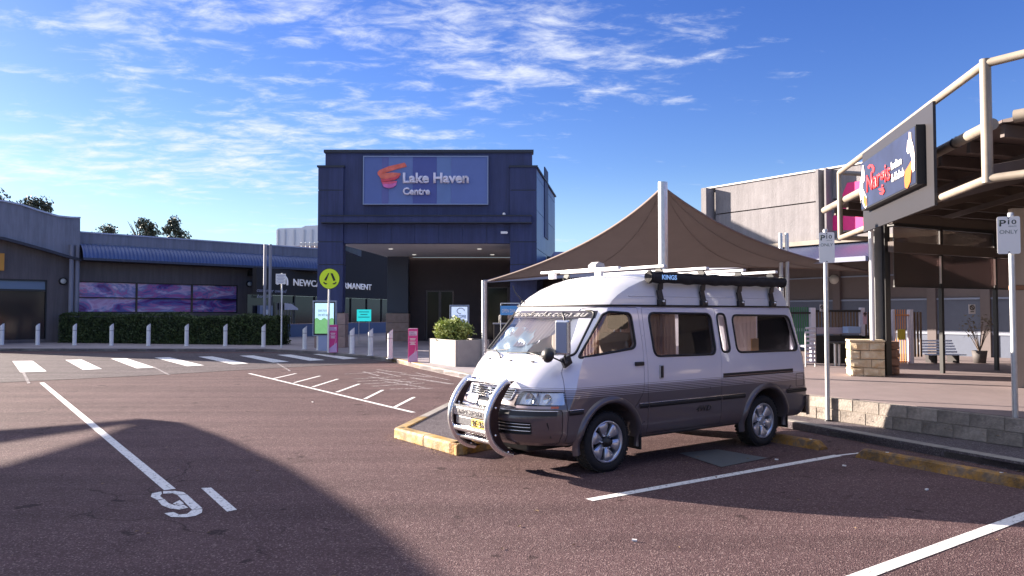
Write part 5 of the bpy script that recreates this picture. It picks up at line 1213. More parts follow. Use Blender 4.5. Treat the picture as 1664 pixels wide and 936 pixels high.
def volume(me):
    bm = bmesh.new(); bm.from_mesh(me); v = abs(bm.calc_volume()); bm.free(); return v
def boolean(o, cut, op='DIFFERENCE'):
    v0 = volume(o.data); jr = random.Random(len(o.data.vertices))
    for k in range(10):
        md = o.modifiers.new('b', 'BOOLEAN'); md.operation = op; md.object = cut; md.solver = 'EXACT' if k < 9 else 'FAST'; md.use_self = k in (3, 4, 5)
        if k: cut.location = [jr.uniform(-.0012, .0012) for _ in range(3)]
        dg = bpy.context.evaluated_depsgraph_get(); dg.update(); me = bpy.data.meshes.new_from_object(o.evaluated_get(dg)); o.modifiers.clear(); v = volume(me)
        if (op == 'DIFFERENCE' and .4 * v0 < v <= v0 * 1.001) or (op != 'DIFFERENCE' and .003 < v < v0): break
    if k: print('BOOL retry', k, op, len(me.vertices), v0, v)
    o.data = me; cut.location = (0, 0, 0)
    bm = bmesh.new(); bm.from_mesh(me); bmesh.ops.dissolve_degenerate(bm, edges=bm.edges, dist=2e-5); bm.to_mesh(me); bm.free()
    return o
def dupl(o): c = o.copy(); c.data = o.data.copy(); col.objects.link(c); return c
def kill(*os):
    for o in os: bpy.data.objects.remove(o)
def rpoly(pts, r, n=5):
    """polygon with rounded corners, 2D"""
    out = []; m = len(pts)
    for i in range(m):
        rr = r[i] if isinstance(r, (list, tuple)) else r
        p = Vector(pts[i]); a = (Vector(pts[i - 1]) - p); b = (Vector(pts[(i + 1) % m]) - p); la, lb = a.length, b.length; a.normalize(); b.normalize()
        d = min(rr, la * .45, lb * .45); s, e_ = p + a * d, p + b * d
        for k in range(n + 1): t = k / n; out.append(s * (1 - t) ** 2 + p * 2 * t * (1 - t) + e_ * t * t)
    return out
def prismXZ(pts, y0, y1, m): mb = MB(); mb.prism([(p[0], y0, p[1]) for p in pts], (0, 1, 0), y1 - y0); return tmp(mb, m)
def prismYZ(pts, x0, x1, m): mb = MB(); mb.prism([(x0, p[0], p[1]) for p in pts], (1, 0, 0), x1 - x0); return tmp(mb, m)
def grow(pts, d):
    c = [Vector(p) for p in pts]; m = len(c); ar_ = sum(c[i].x * c[(i + 1) % m].y - c[(i + 1) % m].x * c[i].y for i in range(m)); s = 1 if ar_ > 0 else -1; out = []
    for i in range(m):
        t = (c[(i + 1) % m] - c[i - 1]).normalized(); out.append(c[i] + Vector((t.y, -t.x)) * d * s)
    return out
# two-tone paint with pin stripes
def van_paint():
    m = bpy.data.materials.new('two_tone_paint'); m.use_nodes = True; nt = m.node_tree; L = nt.links.new; b = nt.nodes['Principled BSDF']
    tc = nt.nodes.new('ShaderNodeTexCoord'); sp_ = nt.nodes.new('ShaderNodeSeparateXYZ'); L(tc.outputs['Object'], sp_.inputs[0])
    cr = nt.nodes.new('ShaderNodeValToRGB'); cr.color_ramp.interpolation = 'CONSTANT'
    mr = nt.nodes.new('ShaderNodeMapRange'); mr.inputs['From Min'].default_value = .70; mr.inputs['From Max'].default_value = .95; L(sp_.outputs[2], mr.inputs['Value']); L(mr.outputs[0], cr.inputs[0])
    dk = (.125, .102, .112, 1); md = (.44, .40, .44, 1); lt = (.73, .71, .80, 1); el = cr.color_ramp.elements
    el[0].position = 0; el[0].color = dk; el[1].position = 1; el[1].color = lt
    for z, c in ((.775, md), (.780, dk), (.792, md), (.799, dk), (.809, md), (.818, dk), (.826, md), (.837, dk), (.843, md), (.856, dk), (.861, lt), (.872, (.20, .17, .17, 1)), (.876, lt)):
        e_ = el.new((z - .70) / .25); e_.color = c
    # road dust, heavier low down where tyres throw it
    dn = nt.nodes.new('ShaderNodeTexNoise'); dn.inputs['Scale'].default_value = 3.5; dn.inputs['Detail'].default_value = 8; dn.inputs['Roughness'].default_value = .7; L(tc.outputs['Object'], dn.inputs['Vector'])
    dz = nt.nodes.new('ShaderNodeMapRange'); dz.inputs['From Min'].default_value = .75; dz.inputs['From Max'].default_value = .30; dz.inputs['To Min'].default_value = .04; dz.inputs['To Max'].default_value = .55; L(sp_.outputs[2], dz.inputs['Value'])
    dm = nt.nodes.new('ShaderNodeMath'); dm.operation = 'MULTIPLY'; L(dn.outputs[0], dm.inputs[0]); L(dz.outputs[0], dm.inputs[1])
    dx = nt.nodes.new('ShaderNodeMix'); dx.data_type = 'RGBA'; L(dm.outputs[0], dx.inputs[0]); L(cr.outputs[0], dx.inputs[6]); dx.inputs[7].default_value = (.22, .17, .14, 1)
    rr_ = nt.nodes.new('ShaderNodeMapRange'); rr_.inputs['To Min'].default_value = .20; rr_.inputs['To Max'].default_value = .42; L(dn.outputs[0], rr_.inputs['Value']); 
    L(dx.outputs[2], b.inputs['Base Color']); b.inputs['Metallic'].default_value = .2; L(rr_.outputs[0], b.inputs['Roughness']); b.inputs['Coat Weight'].default_value = 1.0; b.inputs['Coat Roughness'].default_value = .06
    return m
V_paint = van_paint()
V_dark = mat('lower_paint', (.10, .080, .088), .26, .25, coat=1.0, noise=.04, nscale=2)
V_roof = mat('roof_gelcoat', (.78, .76, .77), .35, .05, coat=.6, noise=.03, nscale=2, dirt=.08)
V_rub = mat('black_rubber', (.012, .012, .014), .5); V_trim = mat('black_trim', (.02, .02, .022), .4)
V_chr = mat('chrome', (.82, .82, .84), .10, 1.0); V_hoop = mat('hoop_alloy', (.84, .83, .84), .27, .92, noise=.04, nscale=5); V_alu = mat('polished_alloy', (.72, .73, .76), .22, .95, noise=.05, nscale=4); V_sil = mat('wheel_silver', (.62, .63, .68), .28, .7)
V_int = mat('van_interior', (.20, .175, .165), .85); V_seat = mat('seat_fabric', (.075, .06, .055), .9, noise=.2, nscale=20); V_seatb = mat('seat_beige', (.46, .38, .33), .9, noise=.1)
V_cur = mat('curtain_cloth', (.46, .36, .31), .9, noise=.05); V_curw = mat('curtain_pale', (.60, .57, .58), .9)
for _m in (V_cur, V_curw):
    _n = _m.node_tree; _t = _n.nodes.new('ShaderNodeBsdfTranslucent'); _t.inputs[0].default_value = (.75, .58, .46, 1); _x = _n.nodes.new('ShaderNodeMixShader'); _x.inputs[0].default_value = .5
    _n.links.new(_n.nodes['Principled BSDF'].outputs[0], _x.inputs[1]); _n.links.new(_t.outputs[0], _x.inputs[2]); _n.links.new(_x.outputs[0], _n.nodes['Material Output'].inputs[0])
V_gl = glass('window_glass', (.70, .70, .72), .03); V_glf = glass('windscreen_glass', (.86, .90, .92), .07)
zsL = [.315, .325, .34, .36, .40, .44, .50, .56, .60, .64, .655, .664, .672, .69, .72, .78, .85, .9, .95, 1.0, 1.05, 1.09, 1.12, 1.145, 1.165, 1.20, 1.25, 1.30, 1.38, 1.45, 1.52, 1.60, 1.64, 1.66, 1.685]
body = tmp(loft(zsL, LEV), V_paint)
cav = tmp(loft([.88, 1.0, 1.1, 1.165, 1.3, 1.45, 1.6, 1.65], LEV, .045), V_int); boolean(body, cav)
# wheel arches
AR = .395
for wx in (0.0, -2.585):
    for s in (-1, 1):
        mb = MB(); mb.lathe([(0, 0), (AR, 0), (AR, .5), (0, .5)], (wx - .01, .48 if s > 0 else -.98, .305), (0, 1, 0), 40, smooth=True); c = tmp(mb, V_rub); boolean(body, c); kill(c)
# window openings
WIN = {'door': rpoly([(.385, 1.165), (-.385, 1.245), (-.35, 1.605), (-.04, 1.622), (.02, 1.60)], [.03, .07, .06, .08, .05]),
       'mid': rpoly([(-.655, 1.15), (-1.665, 1.14), (-1.63, 1.60), (-.61, 1.61)], .085),
       'slim': rpoly([(-1.775, 1.16), (-1.925, 1.16), (-1.885, 1.60), (-1.735, 1.60)], .06),
       'rear': rpoly([(-2.05, 1.15), (-3.27, 1.14), (-3.14, 1.575), (-2.01, 1.585)], .085)}
for k, P in WIN.items(): c = prismXZ(P, -1.2, 1.2, V_rub); boolean(body, c); kill(c)
# doors on the visible side
FD = rpoly([(.565, .345), (.0, .347), (-.395, .68), (-.475, .80), (-.485, 1.25), (-.455, 1.665), (-.02, 1.668), (.07, 1.655), (.48, 1.16), (.55, 1.02)], .025, 3)
SD = rpoly([(-.545, .345), (-1.735, .345), (-1.745, 1.1), (-1.70, 1.668), (-.52, 1.668), (-.54, 1.2)], .025, 3)
doors = {}
for k, P in (('front_door', FD), ('sliding_door', SD)):
    c = prismXZ(P, .45 if k == 'front_door' else .62, 1.2, V_paint); dd = dupl(body); boolean(dd, c, 'INTERSECT'); kill(c); assert len(dd.data.vertices) > 50, k
    c = prismXZ(grow(P, .006), .45 if k == 'front_door' else .62, 1.2, V_rub); boolean(body, c); kill(c); doors[k] = dd
WS = rpoly([(-.755, 1.185), (.755, 1.185), (.675, 1.63), (-.675, 1.63)], [.05, .05, .07, .07])
c = prismYZ(WS, -.15, 1.3, V_rub)
# keep clear of the door pillar: cut only the front skin
boolean(body, c); kill(c)
# front bumper
BMP = [(.62, .25), (1.3, .25), (1.3, .664), (.62, .664)]
c = prismXZ(BMP, -1.2, 1.2, V_dark); bump_ = dupl(body); boolean(bump_, c, 'INTERSECT'); kill(c)
c = prismXZ([(.612, .2), (1.35, .2), (1.35, .668), (.612, .668)], -1.2, 1.2, V_dark); boolean(body, c); kill(c)
# headlamp units
for s in (1,):
    HLp = {1: rpoly([(.415, .70), (.81, .715), (.80, .835), (.47, .835), (.43, .80)], .02), -1: rpoly([(-.415, .70), (-.43, .80), (-.47, .835), (-.80, .835), (-.81, .715)], .02)}
lamps = []
for s in (1, -1):
    c = prismYZ(grow(HLp[s], .004), .35, 1.2, V_dark)
    boolean(body, c); kill(c)
# grille opening and bumper intake
GR = rpoly([(-.36, .745), (.36, .745), (.385, .85), (-.385, .85)], .02); c = prismYZ(GR, .74, 1.2, V_trim); boolean(body, c); kill(c)
for s in (1, -1):
    IN = rpoly([(s * .22, .425), (s * .64, .435), (s * .64, .55), (s * .22, .555)], .02); c = prismYZ(IN, .70, 1.3, V_trim); boolean(bump_, c); kill(c)
IN = rpoly([(-.2, .42), (.2, .42), (.2, .60), (-.2, .60)], .02)
kill(cav)
def adopt(o, name, parent, m=None):
    o.name = name; o.data.name = name; o.parent = parent; OFF[o.name] = Vector((0, 0, 0)); o.data.set_sharp_from_angle(angle=R(32))
    if m is not None: o.data.materials.clear(); o.data.materials.append(m); o.data.polygons.foreach_set('material_index', [0] * len(o.data.polygons))
    return o
body = adopt(body, 'body', van, V_paint); bump_ = adopt(bump_, 'front_bumper', van, V_dark); fdoor = adopt(doors['front_door'], 'front_door', van, V_paint); sdoor = adopt(doors['sliding_door'], 'sliding_door', van, V_paint)
def B(mb, name, m, par=van, **k): return mb.build(name, m, par, local=True, **k)
# black core behind the door gaps so that no light leaks
mb = MB(); mb.box((-1.4, 0, .60), (3.3, 1.0, .50)); B(mb, 'light_leak_core', V_trim)
# high roof
ro = loft([1.692, 1.71, 1.74, 1.77, 1.80, 1.84, 1.88, 1.915, 1.95, 1.98, 2.00, 2.02, 2.035, 2.048, 2.058, 2.066, 2.072, 2.078], ROOF)
hr = B(ro, 'high_roof', V_roof, fix=True, sharp=40)
gt = MB(); gt.tube([p + Vector((0, 0, 0)) for p in outline(1.688, LEV, -.008)], .011, 6, closed=True); B(gt, 'drip_gutter', V_rub)
# roof mould lines
for zz_ in (1.79,):
    rl = MB(); rl.tube([Vector((x, ysurf(x, zz_, 0, ROOF) + .001, zz_)) for x in [-.35 - k * .2 for k in range(14)]], .005, 5); B(rl, 'roof_mould_line', V_roof, hr)
# glass, rubbers
def skin_side(P, inset, s=1, pad=.03):
    xs = [p[0] for p in P]; zs_ = [p[1] for p in P]; x0, x1, z0, z1 = min(xs) - pad, max(xs) + pad, min(zs_) - pad, max(zs_) + pad
    # clip patch to the opening outline by building it as a fan of strips
    mb = MB(); n = 16; rows = 10
    for j in range(rows + 1):
        z = z0 + (z1 - z0) * j / rows; zc = min(max(z, min(zs_) + .002), max(zs_) - .002); cr_ = []
        for a, b in zip(P, P[1:] + P[:1]):
            if (a[1] - zc) * (b[1] - zc) <= 0 and abs(a[1] - b[1]) > 1e-7: cr_.append(a[0] + (b[0] - a[0]) * (zc - a[1]) / (b[1] - a[1]))
        l, r_ = min(cr_) - pad * .5, max(cr_) + pad * .5
        for i in range(n + 1): x = l + (r_ - l) * i / n; mb.v.append(Vector((x, s * (ysurf(x, z) - inset), z)))
    for j in range(rows):
        for i in range(n): mb.f.append((j * (n + 1) + i, j * (n + 1) + i + 1, (j + 1) * (n + 1) + i + 1, (j + 1) * (n + 1) + i)[::(1 if s < 0 else -1)]); mb.sm.append(True); mb.mi.append(0)
    return mb
def rubber_side(P, r, s=1, off=.0): mb = MB(); mb.tube([Vector((p[0], s * (ysurf(p[0], p[1]) + off), p[1])) for p in P], r, 6, closed=True); return mb
for k, P in WIN.items():
    par = {'door': fdoor, 'mid': sdoor}.get(k, van); P = [(p[0], p[1]) for p in P]
    B(skin_side(P, .016), {'door': 'door_window', 'mid': 'side_window', 'slim': 'quarter_window', 'rear': 'rear_side_window'}[k], V_gl, par)
    B(rubber_side(P, .014), 'window_rubber', V_rub, par)
    B(skin_side(P, .016, -1), 'far_side_window', V_gl, van); B(rubber_side(P, .014, -1), 'window_rubber', V_rub, van)
def ws_patch(y0, y1, z0, z1, inset, nu=28, nv=12, taper=.08):
    mb = MB()
    def fn(u, v):
        z = z0 + (z1 - z0) * v; k = 1 - taper * v; y = (y0 + (y1 - y0) * u) * k; return Vector((xsurf(y, z, 0) - inset * 1.0, y, z + inset * .7))
    mb.grid(fn, nu, nv); return mb
wsg = B(ws_patch(-.775, .775, 1.165, 1.645, .012, taper=.1), 'windscreen', V_glf)
mb = MB(); mb.tube([Vector((xsurf(p[0], p[1]) + .001, p[0], p[1])) for p in WS], .014, 6, closed=True); B(mb, 'windscreen_rubber', V_rub, wsg)
# sun strip with lettering
B(ws_patch(-.715, .715, 1.555, 1.635, -.002, taper=.03), 'sun_strip', mat('sun_strip_dark', (.06, .055, .07), .3), wsg)
tx = text('sun_strip_lettering', 'earoofracks.com.au', (0, 0, 0), (1, 0, 0), (0, 1, 0), 1.26, .056, M_signw, wsg, ext=.0, bold=.012, shear=.25, local=True)
for v in tx.data.vertices:
    y = -.64 + v.co.x; z = 1.568 + v.co.y; v.co = Vector((xsurf(y, z) + .008 + .002, y, z + .004))
# curtains and interior
def curtain(x0, x1, y, z0, z1, n, m, name, amp=.012, par=van, s=1):
    mb = MB(); mb.grid(lambda u, v: Vector((x0 + (x1 - x0) * u, s * (y - .02 * v) + amp * math.sin(u * n * 6.283), z0 + (z1 - z0) * v)), n * 8, 2); return B(mb, name, m, par)
curtain(-.62, -1.15, .70, 1.0, 1.62, 9, V_cur, 'curtain'); curtain(-2.02, -2.62, .70, 1.0, 1.62, 8, V_curw, 'curtain')
mb = MB(); mb.box((-1.43, .735, 1.36), (.56, .01, .56)); B(mb, 'dark_screen', V_trim); mb = MB(); mb.box((-2.93, .72, 1.36), (.66, .01, .56)); B(mb, 'dark_screen', V_trim)
mb = MB(); mb.box((-2.52, .735, 1.20), (.14, .01, .20)); B(mb, 'cardboard_sheet', mat('cardboard', (.55, .36, .18), .9))
mb = MB()
# pleated curtain hanging across the cab behind the seats and a silver blind behind the glass
mb.grid(lambda u, v: Vector((-.90 + .015 * math.sin(u * 26 * 6.283), -.74 + 1.48 * u, .9 + .74 * v)), 208, 2); B(mb, 'cab_curtain', V_cur)
def blindf(u, v):
    y = -.52 + .86 * u; z = 1.56 - (.17 + .14 * math.sin(u * math.pi)) * v; return Vector((xsurf(y, z) - .07 + .013 * math.sin(u * 15 * 6.283), y * .96, z))
mb.grid(blindf, 180, 4); B(mb, 'striped_blind', mat('blind_stripe', (.80, .66, .62), .8))
mb = MB()
def sheet_(u, v):
    y = -.70 + (.92 - .25 * v) * u; z = 1.18 + .27 * v; return Vector((xsurf(y, z) - .05 - .03 * (1 + math.sin(u * 17 + v * 6)) * .5 - .02 * math.sin(u * 5 - v * 9), y * .97, z))
mb.grid(sheet_, 50, 16); B(mb, 'folded_sunshade', mat('sunshade_silver', (.66, .74, .80), .35, .35))
mb = MB(); mb.grid(lambda u, v: Vector((.60 - .42 * v - .28 * abs(2 * u - 1) ** 3, -.72 + 1.44 * u, 1.10 + .03 * math.sin(v * 3))), 20, 5); B(mb, 'dashboard', mat('dash_grey', (.16, .15, .15), .8))
for s in (1, -1):
    sc_ = V_seatb if s > 0 else V_seat
    mb = MB(); mb.box((-.50, s * .42, 1.12), (.13, .46, .56)); seat_ = B(mb, 'seat_backrest', V_seatb, bevel=.05)
    mb = MB(); mb.box((-.28, s * .42, .95), (.46, .48, .14)); B(mb, 'seat_cushion', V_seatb, bevel=.04)
    mb = MB(); mb.box((-.52, s * .42, 1.515), (.09, .26, .17)); hd = B(mb, 'headrest', V_seat, bevel=.035)
    mb = MB()
    for t in (-.05, .05): mb.tube([(-.51, s * .42 + t, 1.38), (-.52, s * .42 + t, 1.47)], .008, 6)
    B(mb, 'headrest_stalk', V_chr, hd)
mb = MB(); mb.tube([(.22 + .02 * math.cos(t), -.40 + .18 * math.sin(t), 1.16 + .17 * math.cos(t)) for t in [k * .314 for k in range(20)]], .013, 6, closed=True); B(mb, 'steering_wheel', V_trim)
mb = MB(); mb.tube([(-.42, .735, 1.58), (-.50, .70, 1.35), (-.40, .55, 1.10)], .016, 6); B(mb, 'seat_belt', mat('belt_tan', (.40, .22, .14), .8), seat_)
# head lamps: clear cover over bright reflector following the nose
for s in (1, -1):
    def hp(u, v, ins):
        z = .712 + .118 * v; y0, y1 = .425 + .02 * v, .80; y = y0 + (y1 - y0) * u; return Vector((xsurf(y, z) + .004 - ins, s * y, z))
    mb = MB(); mb.grid(lambda u, v: hp(u, v, .0), 16, 6); hl = B(mb, 'headlamp', glass('lamp_cover%d' % s, (.92, .94, .96), .10, .02))
    mb = MB(); mb.grid(lambda u, v: hp(u, v, .055), 16, 6); B(mb, 'reflector', mat('lamp_reflector', (.80, .80, .84), .25, .6), hl)
    for yy, rr in ((.55, .05), (.69, .045)):
        mb = MB(); xx = xsurf(yy, .77) - .03; mb.lathe([(0, 0), (rr * .5, .008), (rr, .028), (rr + .006, .03)], (xx - .01, s * yy, .77), (1, s * .3, 0), 20); B(mb, 'lamp_bowl', V_chr, hl)
    mb = MB(); mb.box((xsurf(.62, .77) - .02, s * .618, .77), (.03, .008, .11)); B(mb, 'lamp_divider', V_sil, hl)
    mb = MB(); mb.grid(lambda u, v: Vector((xsurf(.45 + .31 * u, .68 + .024 * v) + .004, s * (.45 + .31 * u), .68 + .024 * v)), 10, 2); il = B(mb, 'indicator_lamp', mat('indicator_lens', (.42, .34, .36), .15, coat=.5))
    mb = MB(); mb.grid(lambda u, v: Vector((xsurf(.74 + .045 * u, .683 + .02 * v) + .005, s * (.74 + .045 * u), .683 + .02 * v)), 4, 2); B(mb, 'amber_lens', mat('amber', (.62, .15, .05), .2, coat=.5), il)
# grille
mb = MB(); mb.grid(lambda u, v: Vector((xsurf(-.38 + .76 * u, .795) - .04, -.38 + .76 * u, .74 + .115 * v)), 8, 2); gr = B(mb, 'grille', V_trim)
for i in range(5):
    z = .757 + i * .0215; sl_ = MB(); sl_.tube([Vector((xsurf(y, z) - .004, y, z)) for y in [-.365 + .73 * k / 16 for k in range(17)]], .0062, 6); B(sl_, 'grille_slat', V_chr, gr)
mb = MB(); mb.tube([Vector((xsurf(p[0], p[1]) + .002, p[0], p[1])) for p in [(q[0], q[1]) for q in GR]], .008, 6, closed=True); B(mb, 'grille_surround', V_chr, gr)
def ring(cy, cz_, ry, rz_, x, r): m_ = MB(); m_.tube([Vector((x, cy + ry * math.cos(t), cz_ + rz_ * math.sin(t))) for t in [k * 6.2832 / 24 for k in range(24)]], r, 6, closed=True); return m_
em = ring(0, .80, .058, .040, xsurf(0, .8) + .012, .0055); 
for (cy_, cz2, ry_, rz_) in ((0, .80, .020, .038), (0, .814, .045, .017)):
    q = ring(cy_, cz2, ry_, rz_, xsurf(0, .8) + .014, .0045); em.add(q.v, q.f, True)
B(em, 'emblem', V_chr, gr)
# bumper trims
mb = MB(); mb.grid(lambda u, v: Vector((xsurf(-.80 + 1.6 * u, .62 + .035 * v) + .008, -.80 + 1.6 * u, .615 + .04 * v)), 40, 2); B(mb, 'bumper_strip', V_trim, bump_)
mb = MB(); mb.tube([Vector((xsurf(y, .66) + .010, y, .660)) for y in [-.80 + 1.6 * k / 40 for k in range(41)]], .0055, 5); B(mb, 'bumper_bright_line', V_chr, bump_)
for s in (1, -1):
    mb = MB(); mb.grid(lambda u, v: Vector((xsurf(.2 + .46 * u, .49) - .07, s * (.2 + .46 * u), .41 + .16 * v)), 8, 2); B(mb, 'intake_backing', V_rub, bump_)
    for z in (.465, .50, .53):
        mb = MB(); mb.tube([Vector((xsurf(y, z) - .02, s * y, z)) for y in (.23, .4, .55, .62)], .006, 5); B(mb, 'intake_bar', V_alu, bump_)
    mb = MB(); y = .745; mb.bar((xsurf(y, .40) + .004, s * y, .40), (xsurf(y, .55) + .004, s * y, .55), .012, .008); B(mb, 'bumper_slot', V_rub, bump_)
# bull bar: two flat hoops with chrome outer tube and cross bars
HP_ = [(.915, .93), (.98, .90), (1.07, .80), (1.135, .68), (1.16, .58), (1.155, .47), (1.11, .36), (1.04, .28), (.95, .225), (.86, .20)]
bb = None
for s in (1, -1):
    y = s * .335; mb = MB(); P3 = [Vector((a, y, b)) for a, b in HP_]
    # smooth the polyline
    Q3 = []
    for i in range(len(P3) - 1):
        p0, p1, p2, p3 = P3[max(i - 1, 0)], P3[i], P3[i + 1], P3[min(i + 2, len(P3) - 1)]
        for k in range(4): t = k / 4; Q3.append(.5 * ((2 * p1) + (-p0 + p2) * t + (2 * p0 - 5 * p1 + 4 * p2 - p3) * t * t + (-p0 + 3 * p1 - 3 * p2 + p3) * t ** 3))
    Q3.append(P3[-1]); mb.tube(Q3, .031, 14); hoop = B(mb, 'bull_bar_hoop', V_hoop)
    bb = bb or hoop
    pl = MB(); inner = [Vector((p.x - .085 - .03 * math.sin(math.pi * i / (len(Q3) - 1)), p.y, p.z)) for i, p in enumerate(Q3)]
    n = len(Q3); vs = [p + Vector((0, d, 0)) for d in (-.022, .022) for p in Q3 + inner]
    bo = MB()
    for i in (3, 12, 22, 31): q = Q3[i].lerp(inner[i], .55); bo.lathe([(.011, -.032), (.011, .032), (0, .034)], q, (0, 1, 0), 6)
    tag(B(bo, 'hoop_bolts', V_chr, hoop), kind='stuff')
    fs = []
    for i in range(n - 1): a, b, c, d = i, i + 1, n + i + 1, n + i; fs += [(a, b, c, d), (2 * n + d, 2 * n + c, 2 * n + b, 2 * n + a), (d, c, 2 * n + c, 2 * n + d)]
    pl.add(vs, fs); B(pl, 'hoop_plate', mat('hoop_plate_dark', (.055, .035, .035), .25, .6), hoop)
def cross_bar(name, x, z, r, y=.335, m=V_chr): mb = MB(); mb.tube([(x, -y, z), (x, y, z)], r, 14); return B(mb, name, m, bb)
cross_bar('top_cross_bar', .955, .905, .026); cross_bar('lower_cross_bar', 1.12, .43, .034); cross_bar('lower_cross_bar', 1.06, .335, .026)
mb = MB(); mb.box((1.125, 0, .600), (.03, .64, .085)); ch = B(mb, 'name_channel', V_alu, bb, bevel=.008)
text('bull_bar_lettering', 'AIRD WORKS', (1.141, -.24, .578), (0, 1, 0), (0, 0, 1), .50, .042, mat('etched_letters', (.12, .11, .12), .5), ch, ext=.001, bold=.02, local=True, lift=.001)
mb = MB(); mb.tube([(1.02, .04, .705), (1.02, .22, .705)], .05, 14); B(mb, 'winch_light', V_trim, bb); mb = MB(); mb.box((1.10, .0, .66), (.10, .60, .02)); B(mb, 'bull_bar_tray', V_alu, bb)
# number plate
mb = MB(); mb.box((1.128, -.12, .510), (.010, .30, .075)); npw = B(mb, 'plate_bracket', V_alu, bb, bevel=.004)
mb = MB(); mb.box((1.134, .14, .505), (.010, .24, .092)); npl = B(mb, 'number_plate', mat('plate_yellow', (.55, .33, .02), .5, noise=.25, nscale=30), bb, bevel=.004)
text('plate_lettering', '2E\u00b726', (1.141, .035, .474), (0, 1, 0), (0, 0, 1), .21, .062, M_signk, npl, ext=.001, bold=.02, local=True, lift=.001)
# wipers
for y0, y1 in ((-.62, -.08), (-.06, .56)):
    mb = MB(); pts = [Vector((xsurf(y0 + (y1 - y0) * t, 1.188 + .03 * t) + .020, y0 + (y1 - y0) * t, 1.190 + .03 * t)) for t in [k / 8 for k in range(9)]]; mb.tube(pts, .006, 5); wp = B(mb, 'wiper', V_rub)
    mb = MB(); ym = (y0 + y1) / 2 + .05; mb.tube([Vector((xsurf(y1 - .02, 1.135) + .01, y1 - .02, 1.135)), Vector((xsurf(y1 - .04, 1.165) + .03, y1 - .06, 1.168)), Vector((xsurf(ym, 1.205) + .028, ym, 1.207))], .008, 6); B(mb, 'wiper_arm', V_trim, wp)
mb = MB()
for y in (-.3, .1, .42): mb.box((xsurf(y, 1.12) + .004, y, 1.122), (.02, .035, .01))
B(mb, 'washer_jet', V_trim)
# mirrors
mb = MB(); mb.tube([(.42, .70, 1.60), (.55, .78, 1.615), (.665, .885, 1.61), (.68, .93, 1.56), (.68, .935, 1.48)], .010, 8)
mb.tube([(.50, .775, 1.16), (.60, .86, 1.13), (.675, .93, 1.20), (.68, .935, 1.27)], .010, 8); ma_ = B(mb, 'mirror_arm', V_trim)
mb = MB(); mb.box((.685, .915, 1.375), (.055, .15, .33), rz=.35); mh = B(mb, 'mirror_housing', mat('mirror_chrome', (.70, .71, .75), .2, .8), ma_, bevel=.018)
mb = MB(); mb.box((.714, .925, 1.375), (.004, .115, .29), rz=.35); B(mb, 'mirror_back_plate', mat('mirror_back_blue', (.11, .14, .26), .25, .5), ma_)
mb = MB(); mb.tube([(.56, .80, 1.12), (.66, .80, 1.16), (.76, .79, 1.20)], .008, 6); B(mb, 'round_mirror_arm', V_trim, ma_)
mb = MB(); mb.lathe([(0, .045), (.03, .042), (.06, .026), (.073, 0), (.07, -.008), (0, -.008)], (.77, .79, 1.205), (.90, .25, .1), 20); B(mb, 'round_mirror', V_trim, ma_)
mb = MB(); mb.prism([(.55, .76, 1.07), (.60, .76, 1.16), (.50, .77, 1.20), (.47, .775, 1.12)], (.1, 1, 0), .035); B(mb, 'mirror_base', V_trim, ma_)
# antenna
mb = MB(); mb.tube([(-.0, -.62, 1.74), (.06, -.70, 1.86), (.07, -.72, 1.93)], .006, 5); an_ = B(mb, 'antenna', V_trim); mb = MB(); mb.lathe([(0, .03), (.03, .0)], (-.0, -.62, 1.735), (.2, -.3, 1), 10); B(mb, 'antenna_base', V_trim, an_)
# side trims: mouldings, flares, rail, handles, fuel flap, badge
def strip(x0, x1, z0, z1, off, m, name, par, n=24):
    mb = MB(); mb.grid(lambda u, v: Vector((x0 + (x1 - x0) * u, ysurf(x0 + (x1 - x0) * u, z0) + off * (1 if .2 < v < .8 else .2), z0 + (z1 - z0) * v)), n, 4); return B(mb, name, m, par)
MZ = (.615, .662)
for x0, x1, par in ((.55, .37, fdoor), (-.41, -.535, van), (-.555, -1.725, sdoor), (-1.755, -2.17, van), (-3.0, -3.42, van)):
    strip(x0, x1, MZ[0], MZ[1], .014, V_rub, 'side_moulding', par); mb = MB(); mb.tube([Vector((x0 + (x1 - x0) * k / 20, ysurf(x0 + (x1 - x0) * k / 20, .66) + .008, .665)) for k in range(21)], .0045, 5); B(mb, 'bright_line', V_chr, par)
for wx in (0.0, -2.585):
    mb = MB(); ring_ = []
    prof = [(.395, -.02), (.397, .022), (.415, .034), (.44, .030), (.462, .006), (.47, -.01)]
    N_ = 34; vs = []; fs = []
    for i in range(N_ + 1):
        a = math.radians(-12 + 204 * i / N_)
        for r_, o_ in prof:
            x = wx - .01 + r_ * math.cos(a); z = .305 + r_ * math.sin(a); z2 = max(z, .33); yb = ysurf(max(min(x, .62), -3.45), z2); vs.append(Vector((x, yb + o_, z)))
    k_ = len(prof)
    for i in range(N_):
        for j in range(k_ - 1): fs.append((i * k_ + j, (i + 1) * k_ + j, (i + 1) * k_ + j + 1, i * k_ + j + 1))
    mb.add(vs, fs, True); B(mb, 'wheel_arch_flare', mat('flare_paint', (.115, .097, .105), .32, .4, coat=.6), van)
    mb = MB(); mb.box((wx - .43, .74, .34), (.025, .20, .30)); B(mb, 'mud_flap', V_rub, van)
mb = MB(); mb.box((-2.45, ysurf(-2.4, .89) - .003, .892), (1.36, .012, .050)); rl_ = B(mb, 'door_rail', V_rub); mb = MB(); mb.tube([(-1.77, .857, .884), (-3.12, .857, .884)], .007, 6); B(mb, 'rail_lip', mat('rail_brown', (.22, .15, .13), .35, .5), rl_)
mb = MB(); mb.box((-.41, ysurf(-.4, 1.08) + .008, 1.08), (.125, .03, .042)); B(mb, 'door_handle', V_trim, fdoor, bevel=.01)
